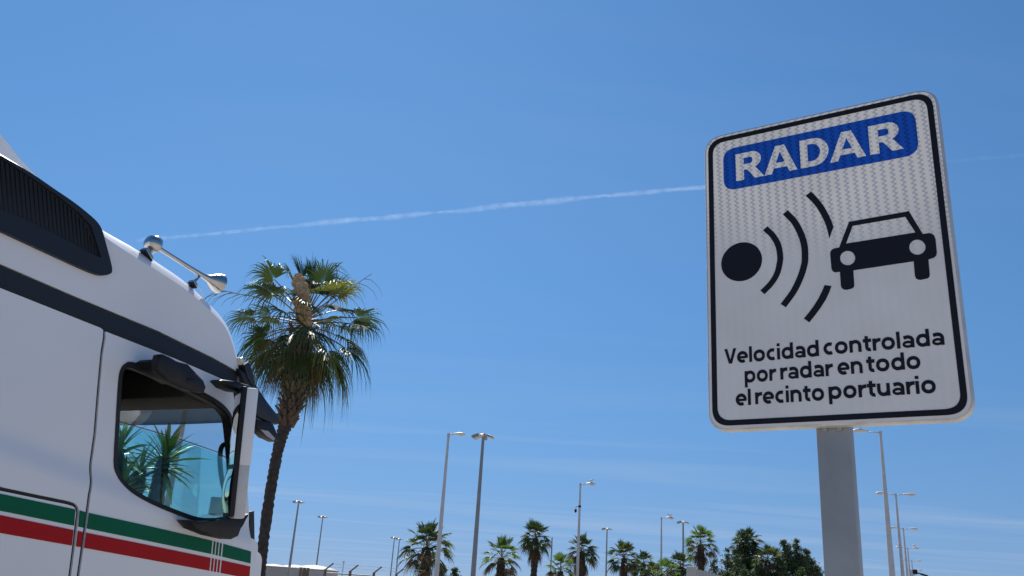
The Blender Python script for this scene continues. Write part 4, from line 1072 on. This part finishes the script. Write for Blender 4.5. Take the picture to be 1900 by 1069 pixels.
# thin flower stalks with hanging strands
for (pts, n) in ([((545, 595), (520, 575), (480, 553), (440, 545), (415, 540), (398, 549)), 9], [((560, 600), (600, 575), (640, 545), (665, 525), (690, 508)), 5], [((552, 600), (510, 598), (470, 597), (452, 602)), 6], [((570, 590), (610, 560), (625, 510), (622, 492), (630, 500)), 4]):
    P_ = smooth_path([aty(x, y, YD - 0.3) - base for x, y in pts], 30); bm = bmesh.new(); tube(bm, P_, [0.020 - 0.014 * i / len(P_) for i in range(len(P_))], 6)
    for k in range(n):
        q = P_[int(len(P_) * (0.45 + 0.5 * k / n))]; L = rng.uniform(0.35, 0.6)
        sd = 1 if pts[-1][0] > pts[0][0] else -1
        tube(bm, [q, q + Vector((sd * L * .4, rng.uniform(-.1, .1), -L * .10)), q + Vector((sd * L * .8, 0, -L * 0.4)), q + Vector((sd * L * 1.05, 0, -L * 0.85))], [0.010, 0.008, 0.006, 0.003], 4)
    bobj('flower_stalk', bm, m_stalk, PALM)

# palms in the distance: three kinds, each copied and turned
def small_palm(seed, nfr, skirt, Lp, Lb, H, green, name='palm_tree'):
    rng = random.Random(seed); t = bpy.data.objects.new(name, None); COL.objects.link(t)
    bm, P = trunk_mesh([Vector((0, 0, 0)), Vector((0.05, 0, H * .35)), Vector((-0.03, 0.03, H * .7)), Vector((0, 0, H))], [0.42, 0.30, 0.27, 0.27, 0.30, 0.36, 0.26], rng, 12, 0.10, 36)
    bobj('trunk', bm, m_trunk, t)
    top = Vector((0, 0, H))
    for k in range(nfr):
        f = k / (nfr - 1); az = k * 2.39996 + rng.uniform(-.3, .3); el = R(86 - 112 * f ** 0.9 + rng.uniform(-9, 9))
        m = green if rng.random() > 0.12 else m_leafy
        if f > 0.72 and rng.random() < 0.45: m = m_dead
        add_frond(t, top + Vector((0, 0, 0.2 - 0.4 * f)), (az, el, Lp * rng.uniform(0.75, 1.15), Lb * rng.uniform(0.9, 1.15), 19, 0.14 + 0.55 * f, 0.1 + 0.22 * f), m, m_stalk, rng, ragged=0.25, wid=1.2, spread=rng.uniform(85, 112) if f > 0.1 else 55, fold=0.26)
    for k in range(skirt):
        az = k * 2.39996; add_frond(t, top + Vector((0, 0, -0.3 - 0.5 * (k % 4) / 3)), (az, R(rng.uniform(-72, -45)), Lp * 0.6, Lb * 0.95, 13, 0.8, 0.35), m_dead, m_dead, rng, name='dry_frond', spread=50, ragged=0.3)
    return t
m_leafb = mat('palm_leaf_bright', (0.070, 0.125, 0.035), 0.5, col2=(0.055, 0.10, 0.03), scale=3, rnd=0.28, sss=0.3)
kinds = [small_palm(3, 36, 8, 1.15, 0.95, 6.0, m_leaf), small_palm(8, 36, 18, 0.95, 0.95, 6.0, m_leaf), small_palm(15, 32, 8, 1.1, 0.95, 6.0, m_leafb)]
used = [False] * 3
PALMS = [   # crown middle (px), kind, distance, size, turn, label
    ((792, 1020), 0, 54, 0.92, 0.3, 'leftmost of the small fan palms, half hidden behind a street lamp'),
    ((931, 1040), 2, 62, 0.82, 1.0, 'airy fan palm just right of the tallest dark mast'),
    ((994, 1003), 1, 66, 0.80, 2.2, 'fan palm with a shaggy brown skirt, tallest of the middle palms'),
    ((1079, 1028), 1, 66, 0.78, 4.0, 'fan palm directly behind the lamp with the security camera'),
    ((1040, 1064), 2, 58, 0.62, 5.1, 'low bright green palm between two shaggy palms'),
    ((1158, 1040), 0, 72, 0.80, 2.6, 'left palm of the crowded pair near the bird lamp'),
    ((1194, 1052), 1, 74, 0.70, 0.9, 'right palm of the crowded pair, beside the bird lamp pole'),
    ((1300, 1014), 2, 66, 0.74, 3.3, 'upright bright green palm rising above the grey wall'),
    ((1263, 1056), 1, 62, 0.62, 1.7, 'dishevelled small palm left of the grey wall'),
    ((1238, 1074), 2, 56, 0.60, 4.6, 'lowest green palm right of the bird lamp pole'),
    ((1385, 1016), 0, 62, 0.70, 5.6, 'palm poking out of the top of the dark pines'),
    ((1424, 1046), 1, 59, 0.66, 0.1, 'yellowish palm with drooping strands among the pines'),
    ((1213, 1075), 0, 60, 0.60, 3.0, 'low dark palm at the foot of the bird lamp'),
]
for (px, py), kd, dist, sc, tz, lab in PALMS:
    p = aty(px, py - 4, dist)
    if not used[kd]: t = kinds[kd]; used[kd] = True
    else: t = copy_tree(kinds[kd])
    t.location = (p.x, p.y, p.z - 6.0 * sc); t.rotation_euler = (0, 0, tz); t.scale = (sc, sc, sc)
    zr = p.z - 6.0 * sc
    for ch in t.children:            # stretch or shorten the trunk so that it stands on the ground
        if ch.name.startswith('trunk'): ch.location.z = -zr / sc; ch.scale.z = (6.0 + zr / sc) / 6.0
    tag(t, lab, 'palm tree', 'fan palms in the distance')

# ------------------------------------------------------------------ yuccas seen through the cab
m_yucca = mat('yucca_leaf', (0.045, 0.085, 0.030), 0.38, col2=(0.075, 0.115, 0.04), scale=4, rnd=0.3, sss=0.15)
def yucca_leaf_mesh():
    bm = bmesh.new(); V = []
    for t, w in ((0, 0.012), (0.15, 0.020), (0.45, 0.027), (0.75, 0.019), (1.0, 0.001)):
        z = -0.10 * t * t; V.append([bm.verts.new((0.48 * t, -w, z + w * .4)), bm.verts.new((0.48 * t, 0, z)), bm.verts.new((0.48 * t, w, z + w * .4))])
    for a, b in zip(V, V[1:]):
        bm.faces.new((a[0], a[1], b[1], b[0])); bm.faces.new((a[1], a[2], b[2], b[1]))
    me = bpy.data.meshes.new('leaf'); bm.to_mesh(me); bm.free(); me.materials.append(m_yucca); return me
yl = yucca_leaf_mesh()
def yucca(px, py, Y, heads, label, seed, n=44, sc=1.0):
    rng = random.Random(seed); p = aty(px, py, Y); t = thing('yucca', (p.x, p.y, 0), label, 'yucca', 'yuccas seen through the truck window')
    bm = bmesh.new(); tr = [(0, 0, 0), (0.02, 0, p.z * .5), (-0.02, 0.02, p.z * .9), (0, 0, p.z)]
    b, _ = trunk_mesh([Vector(q) for q in tr], [0.13, 0.10, 0.085, 0.06], rng, 12, 0.14, 40); bobj('trunk', b, m_trunk, t)
    for hx, hz in heads:
        for k in range(n):
            f = k / (n - 1); o = bpy.data.objects.new('leaf', yl); COL.objects.link(o); o.parent = t
            o.location = (hx, 0, p.z + hz - 0.16 * f); el = R(82 - 105 * f + rng.uniform(-10, 10)); az = k * 2.39996 + rng.uniform(-.3, .3)
            o.rotation_euler = (rng.uniform(-.4, .4), -el, az); s = sc * rng.uniform(0.75, 1.2); o.scale = (s, s, s)
        if hx: 
            bm = bmesh.new(); tube(bm, [(0, 0, p.z * 0.75), (hx * .6, 0, p.z * .75 + (p.z * .25 + hz) * .5), (hx, 0, p.z + hz)], [0.06, 0.055, 0.05], 8); bobj('branch', bm, m_trunk, t)
    return t
yucca(306, 848, 10.5, [(0, 0)], 'full spiky yucca in the middle of the truck window', 4, n=54, sc=1.0)
yucca(262, 872, 10.9, [(0, 0)], 'low yucca between the two larger ones behind the truck window', 19, n=40, sc=0.8)
yucca(222, 832, 10.2, [(0, 0), (0.12, -0.42)], 'yucca cut off by the rear edge of the truck window', 9, sc=0.95)

# ------------------------------------------------------------------ pines and shrubs at the right
m_needle = mat('pine_needles', (0.060, 0.092, 0.045), 0.6, col2=(0.100, 0.135, 0.058), scale=1.2, sss=0.12)
m_shrub = mat('shrub_leaves', (0.055, 0.088, 0.034), 0.6, col2=(0.09, 0.125, 0.045), scale=1.5, sss=0.15)
m_bark = mat('pine_bark', (0.11, 0.08, 0.06), 0.9, col2=(0.06, 0.045, 0.035), scale=8, bump=0.6, bscale=15)
def leafy_tree(name, base_px, D, spires, label, cat, m, seed, group=None, leaf=0.12, dens=1.0, width=1.0):
    """spires: list of (px, py top, half width px) each an upright mass of clumps"""
    rng = random.Random(seed); p = aty(base_px, 1060, D); t = thing(name, (p.x, p.y, 0), label, cat, group)
    tops = []
    for px, py, hw in spires: q = aty(px, py, D); tops.append((Vector((q.x - p.x, rng.uniform(-.6, .6), q.z)), hw / FPX * D))
    bm = bmesh.new(); Hm = max(q.z for q, _ in tops); mid = Vector((0, 0, Hm * 0.35)); tube(bm, [(0, 0, 0), mid * .5, mid], [0.22, 0.18, 0.15], 10)
    leaves = bmesh.new()
    def clump(c, r, n):
        for _ in range(n):
            d = Vector((rng.gauss(0, 1), rng.gauss(0, 1), rng.gauss(0, 1))); d *= r * 0.55; d.z *= 0.75
            q = c + d; a = Vector((rng.gauss(0, 1), rng.gauss(0, 1), rng.gauss(0, .8) + .5)).normalized(); b = a.orthogonal().normalized()
            b = (Matrix.Rotation(rng.uniform(0, 6.28), 3, a) @ b); L = leaf * rng.uniform(0.7, 1.5)
            w = b * L * 0.22
            leaves.faces.new((leaves.verts.new(q - w), leaves.verts.new(q + w), leaves.verts.new(q + a * L + w * .3), leaves.verts.new(q + a * L - w * .3)))
    for q, hw in tops:
        tube(bm, [mid * .7, mid.lerp(Vector((q.x, q.y, q.z * .6)), .7), q - Vector((0, 0, .25))], [0.10, 0.07, 0.02], 7)
        z = q.z; k = 0
        while z > max(1.2, q.z - 3.4):
            dz = q.z - z; r = hw * min(1, 0.22 + dz / (hw * 2.6)) * rng.uniform(.75, 1.1)
            for j in range(max(1, int(2 + r * 5))):
                a = rng.uniform(0, 6.28); rad = r * rng.random() ** .5
                c = Vector((q.x + math.cos(a) * rad, q.y + math.sin(a) * rad, z + rng.uniform(-.15, .15))); cr = rng.uniform(.20, .42) * (0.45 + 0.55 * min(1, dz))
                clump(c, cr, int(85 * dens))
                if rng.random() < 0.35: tube(bm, [Vector((q.x * .8, q.y, z - .35)), c], [0.03, 0.012], 5)
            z -= rng.uniform(.22, .32); k += 1
    bobj('trunk', bm, m_bark, t, True); bobj('crown', leaves, m, t)
    return t
PG = 'dark conifers behind the sign post'
leafy_tree('pine_tree', 1352, 60, [(1352, 1022, 18), (1328, 1040, 12), (1365, 1036, 18)], 'dark pine left of the palm-topped one, open branches below', 'pine tree', m_needle, 2, PG, dens=0.55)
leafy_tree('pine_tree', 1384, 61, [(1385, 992, 26), (1400, 1010, 22), (1372, 1012, 18)], 'broad dark pine wrapped round a palm head', 'pine tree', m_needle, 5, PG)
leafy_tree('pine_tree', 1454, 60, [(1453, 1003, 11), (1438, 1024, 14), (1466, 1019, 10)], 'pointed dark conifer with the tallest spire near the post', 'pine tree', m_needle, 7, PG)
leafy_tree('pine_tree', 1482, 60, [(1477, 1008, 8), (1494, 1023, 8), (1484, 1036, 14)], 'dark conifer with two thin spires', 'pine tree', m_needle, 9, PG)
leafy_tree('pine_tree', 1508, 60, [(1507, 1042, 16), (1520, 1056, 12), (1497, 1052, 14)], 'lowest rounded conifer touching the sign post', 'pine tree', m_needle, 12, PG)
leafy_tree('shrub', 1415, 59, [(1405, 1052, 22), (1428, 1058, 20)], 'dark bush filling the gap under the yellowish palm', 'shrub', m_shrub, 21)
leafy_tree('shrub', 1360, 57, [(1345, 1062, 20), (1375, 1060, 20)], 'dark bush below the open pine beside the grey wall', 'shrub', m_shrub, 31)
leafy_tree('shrub', 1470, 58, [(1455, 1056, 20), (1488, 1058, 20)], 'dark bush below the spired conifers', 'shrub', m_shrub, 33)
leafy_tree('shrub', 830, 56, [(822, 1055, 14), (845, 1059, 16)], 'low dark bush at the foot of the leftmost small palm', 'shrub', m_shrub, 14, dens=1.2)
leafy_tree('shrub', 1180, 60, [(1180, 1066, 16), (1226, 1068, 18)], 'low bush below the crowded palm pair', 'shrub', m_shrub, 17)

# ------------------------------------------------------------------ fences, wall, tanks
m_rail = mat('galvanised_railing', (0.40, 0.40, 0.40), 0.6, 0.3, var=0.2, scale=3)
m_rust = mat('brown_fence_post', (0.13, 0.10, 0.08), 0.8, col2=(0.22, 0.17, 0.13), scale=8)
Af = aty(476, 1049.5, 29); Bf = aty(572, 1053.0, 30)
H = (Af.z + Bf.z) / 2
F = thing('railing_fence', (Af.x, Af.y, 0), 'grey railing with close upright bars beside the palm trunk', 'fence')
d = Vector((Bf.x - Af.x, Bf.y - Af.y, 0)); n = 34
me = None
for k in range(n + 1):
    q = d * (k / n)
    if me is None:
        bm = bmesh.new(); box(bm, (0, 0, H / 2 + 0.02), (0.028, 0.028, H - 0.16), None, 0.004); o = bobj('bar', bm, m_rail, F); me = o.data
    else: o = bpy.data.objects.new('bar', me); COL.objects.link(o); o.parent = F
    o.location = q
ang = math.atan2(d.y, d.x)
for z in (H - 0.03, 0.16):
    bm = bmesh.new(); box(bm, d / 2 + Vector((0, 0, z)), (d.length, 0.05, 0.05), Matrix.Rotation(ang, 3, 'Z'), 0.005); bobj('rail', bm, m_rail, F)
for k, x in enumerate((0.86, 0.93, 1.0)):
    bm = bmesh.new(); box(bm, d * x + Vector((0, 0, H / 2 + 0.01)), (0.09, 0.09, H + 0.02), None, 0.008); bobj('post', bm, m_rust, F)
Aw = aty(604, 1056, 36); Bw = aty(775, 1068, 40); d = Vector((Bw.x - Aw.x, Bw.y - Aw.y, 0)); Hw = Aw.z
Wf = thing('wire_fence', (Aw.x, Aw.y, 0), 'low wire fence with angled post tips left of the small palms', 'fence')
for k in range(5):
    q = d * (k / 4); hz = Aw.z + (Bw.z - Aw.z) * k / 4
    bm = bmesh.new(); box(bm, q + Vector((0, 0, hz / 2)), (0.10, 0.10, hz), None, 0.01); tube(bm, [q + Vector((0, 0, hz - .02)), q + Vector((0.30, -0.05, hz + 0.24))], 0.03, 6); bobj('post', bm, m_rust, Wf)
for f in (0.02, 0.35, 0.7, 1.1, 1.5):
    bm = bmesh.new(); tube(bm, [Vector((0, 0, Aw.z - 0.12 - f)), d + Vector((0, 0, Bw.z - 0.12 - f))], 0.030 if f == 0.02 else 0.008, 6); bobj('wire', bm, m_rail, Wf)
for f in (0.10, 0.22):
    bm = bmesh.new(); tube(bm, [Vector((f, 0, Aw.z + f)), d + Vector((f, 0, Bw.z + f))], 0.007, 5); bobj('wire', bm, m_rail, Wf)
m_tank = mat('white_tank_paint', (0.44, 0.44, 0.43), 0.6, var=0.1, scale=0.3)
def tank(px, py, D, r, label):
    p = aty(px, py, D); t = thing('storage_tank', (p.x, p.y, 0), label, 'storage tank', 'white storage tanks behind the fence')
    bm = bmesh.new(); h = p.z; tube(bm, [(0, 0, 0), (0, 0, h - r * .20)], r, 48, False); bobj('shell', bm, m_tank, t, True, 40)
    bm = bmesh.new(); tube(bm, [(0, 0, h - r * .20), (0, 0, h - r * .16), (0, 0, h - r * .10), (0, 0, h - r * .03), (0, 0, h)], [r * 1.01, r * 0.96, r * .75, r * .35, r * .02], 48, False); bobj('dome_roof', bm, m_tank, t, True, 40)
    bm = bmesh.new(); tube(bm, [(r * 1.02 * math.cos(2 * PI * k / 48), r * 1.02 * math.sin(2 * PI * k / 48), h - r * .20) for k in range(49)], 0.08, 5); bobj('rim', bm, m_mast, t)
tank(508, 1046.5, 190, 3.6, 'small white domed tank right of the palm trunk')
tank(548, 1048, 210, 4.2, 'white domed tank behind the mast at the railing')
tank(585, 1048.5, 180, 4.6, 'broad white domed tank at the end of the railing')
m_wall = mat('grey_corrugated_metal', (0.47, 0.46, 0.44), 0.6, 0.2, var=0.15, scale=2)
Aq = aty(1282.5, 1053.5, 15.8); Bq = aty(1340, 1069.5, 18.6); Hq = Aq.z
Wl = thing('wall', (Aq.x, Aq.y, 0), 'pale grey ribbed metal wall in front of the upright palm', 'wall')
d = Vector((Bq.x - Aq.x, Bq.y - Aq.y, 0)); L = 16.0; dn = d.normalized(); sd = Vector((-dn.y, dn.x, 0)); ang = math.atan2(dn.y, dn.x)
slope = (Bq.z - Aq.z) / d.length
k = 0; x = 0.0; PWD = 0.30; me = None
while x < L:
    if me is None:
        bm = bmesh.new(); pr = [(0, 0), (0.02, 0.0), (0.05, -0.035), (0.13, -0.035), (0.16, 0.0), (0.296, 0.0)]
        a = [bm.verts.new((u_, v_, 0)) for u_, v_ in pr] + [bm.verts.new((u_, v_ + 0.01, 0)) for u_, v_ in pr[::-1]]
        b = [bm.verts.new((v.co.x, v.co.y, Hq)) for v in a]
        m_ = len(a)
        for i in range(m_): bm.faces.new((a[i], a[(i + 1) % m_], b[(i + 1) % m_], b[i]))
        bm.faces.new(b); bm.faces.new(a[::-1]); o = bobj('panel', bm, m_wall, Wl); me = o.data
    else: o = bpy.data.objects.new('panel', me); COL.objects.link(o); o.parent = Wl
    o.location = dn * x; o.rotation_euler = (0, 0, ang); x += PWD; k += 1
bm = bmesh.new(); box(bm, (0, 0, Hq / 2 + 0.005), (0.14, 0.14, Hq + 0.03), Matrix.Rotation(ang, 3, 'Z'), 0.01); bobj('end_post', bm, m_wall, Wl)
bm = bmesh.new(); box(bm, dn * (L / 2) + sd * 0.02 + Vector((0, 0, Hq - 0.12)), (L, 0.03, 0.08), Matrix.Rotation(ang, 3, 'Z')); bobj('rail', bm, m_wall, Wl)

# ------------------------------------------------------------------ contrails high above
def trail_mat(name, dens):
    m = bpy.data.materials.new(name); m.use_nodes = True; nt = m.node_tree; n = nt.nodes; l = nt.links; n.remove(n['Principled BSDF'])
    t = n.new('ShaderNodeTexCoord'); nz_ = n.new('ShaderNodeTexNoise'); nz_.inputs['Scale'].default_value = 0.011; nz_.inputs['Detail'].default_value = 6; nz_.inputs['Roughness'].default_value = 0.65
    l.new(t.outputs['Object'], nz_.inputs['Vector'])
    lw = n.new('ShaderNodeLayerWeight'); lw.inputs[0].default_value = 0.35
    inv = n.new('ShaderNodeMath'); inv.operation = 'SUBTRACT'; inv.inputs[0].default_value = 1; l.new(lw.outputs['Facing'], inv.inputs[1])
    pw_ = n.new('ShaderNodeMath'); pw_.operation = 'POWER'; l.new(inv.outputs[0], pw_.inputs[0]); pw_.inputs[1].default_value = 2.6
    mr = n.new('ShaderNodeMapRange'); mr.inputs[1].default_value = 0.32; mr.inputs[2].default_value = 0.72; mr.inputs[3].default_value = 0.0; mr.inputs[4].default_value = dens; l.new(nz_.outputs['Fac'], mr.inputs[0])
    mu = n.new('ShaderNodeMath'); mu.operation = 'MULTIPLY'; l.new(mr.outputs[0], mu.inputs[0]); l.new(pw_.outputs[0], mu.inputs[1])
    tr = n.new('ShaderNodeBsdfTransparent'); df_ = n.new('ShaderNodeBsdfTranslucent'); df_.inputs[0].default_value = (0.9, 0.9, 0.9, 1)
    ms = n.new('ShaderNodeMixShader'); l.new(mu.outputs[0], ms.inputs[0]); l.new(tr.outputs[0], ms.inputs[1]); l.new(df_.outputs[0], ms.inputs[2]); l.new(ms.outputs[0], n['Material Output'].inputs[0])
    return m
def contrail(px, ALT, w, label, m, seed):
    rng = random.Random(seed); P_ = smooth_path([atz(x, y, ALT) for x, y in px], 160); o0 = P_[0].copy()
    bm = bmesh.new(); n = len(P_); tube(bm, [q - o0 for q in P_], [w * (0.55 + 0.6 * math.sin(PI * (0.12 + 0.7 * i / n))) * (0.75 + 0.35 * math.sin(i * 0.21) * math.sin(i * 0.083 + 1)) for i in range(n)], 14, False)
    for v in bm.verts: v.co += Vector((rng.uniform(-1, 1), rng.uniform(-1, 1), rng.uniform(-1, 1))) * w * 0.22
    o = bobj('contrail', bm, m, None, True); o.location = o0; tag(o, label, 'contrail')
contrail(((255, 446), (300, 442), (420, 431.5), (500, 422.5), (560, 418), (640, 409), (700, 405.5), (790, 396), (850, 391.5), (930, 382), (1000, 376.5), (1080, 367), (1150, 361.5), (1230, 354), (1330, 345)), 2500, 24, 'long thin white contrail running from the truck horn to the sign', trail_mat('contrail_vapour', 0.085), 3)
contrail(((1740, 301), (1800, 296), (1900, 288), (2050, 276)), 2500, 14, 'faint short contrail at the right edge beside the sign', trail_mat('faint_vapour', 0.010), 4)
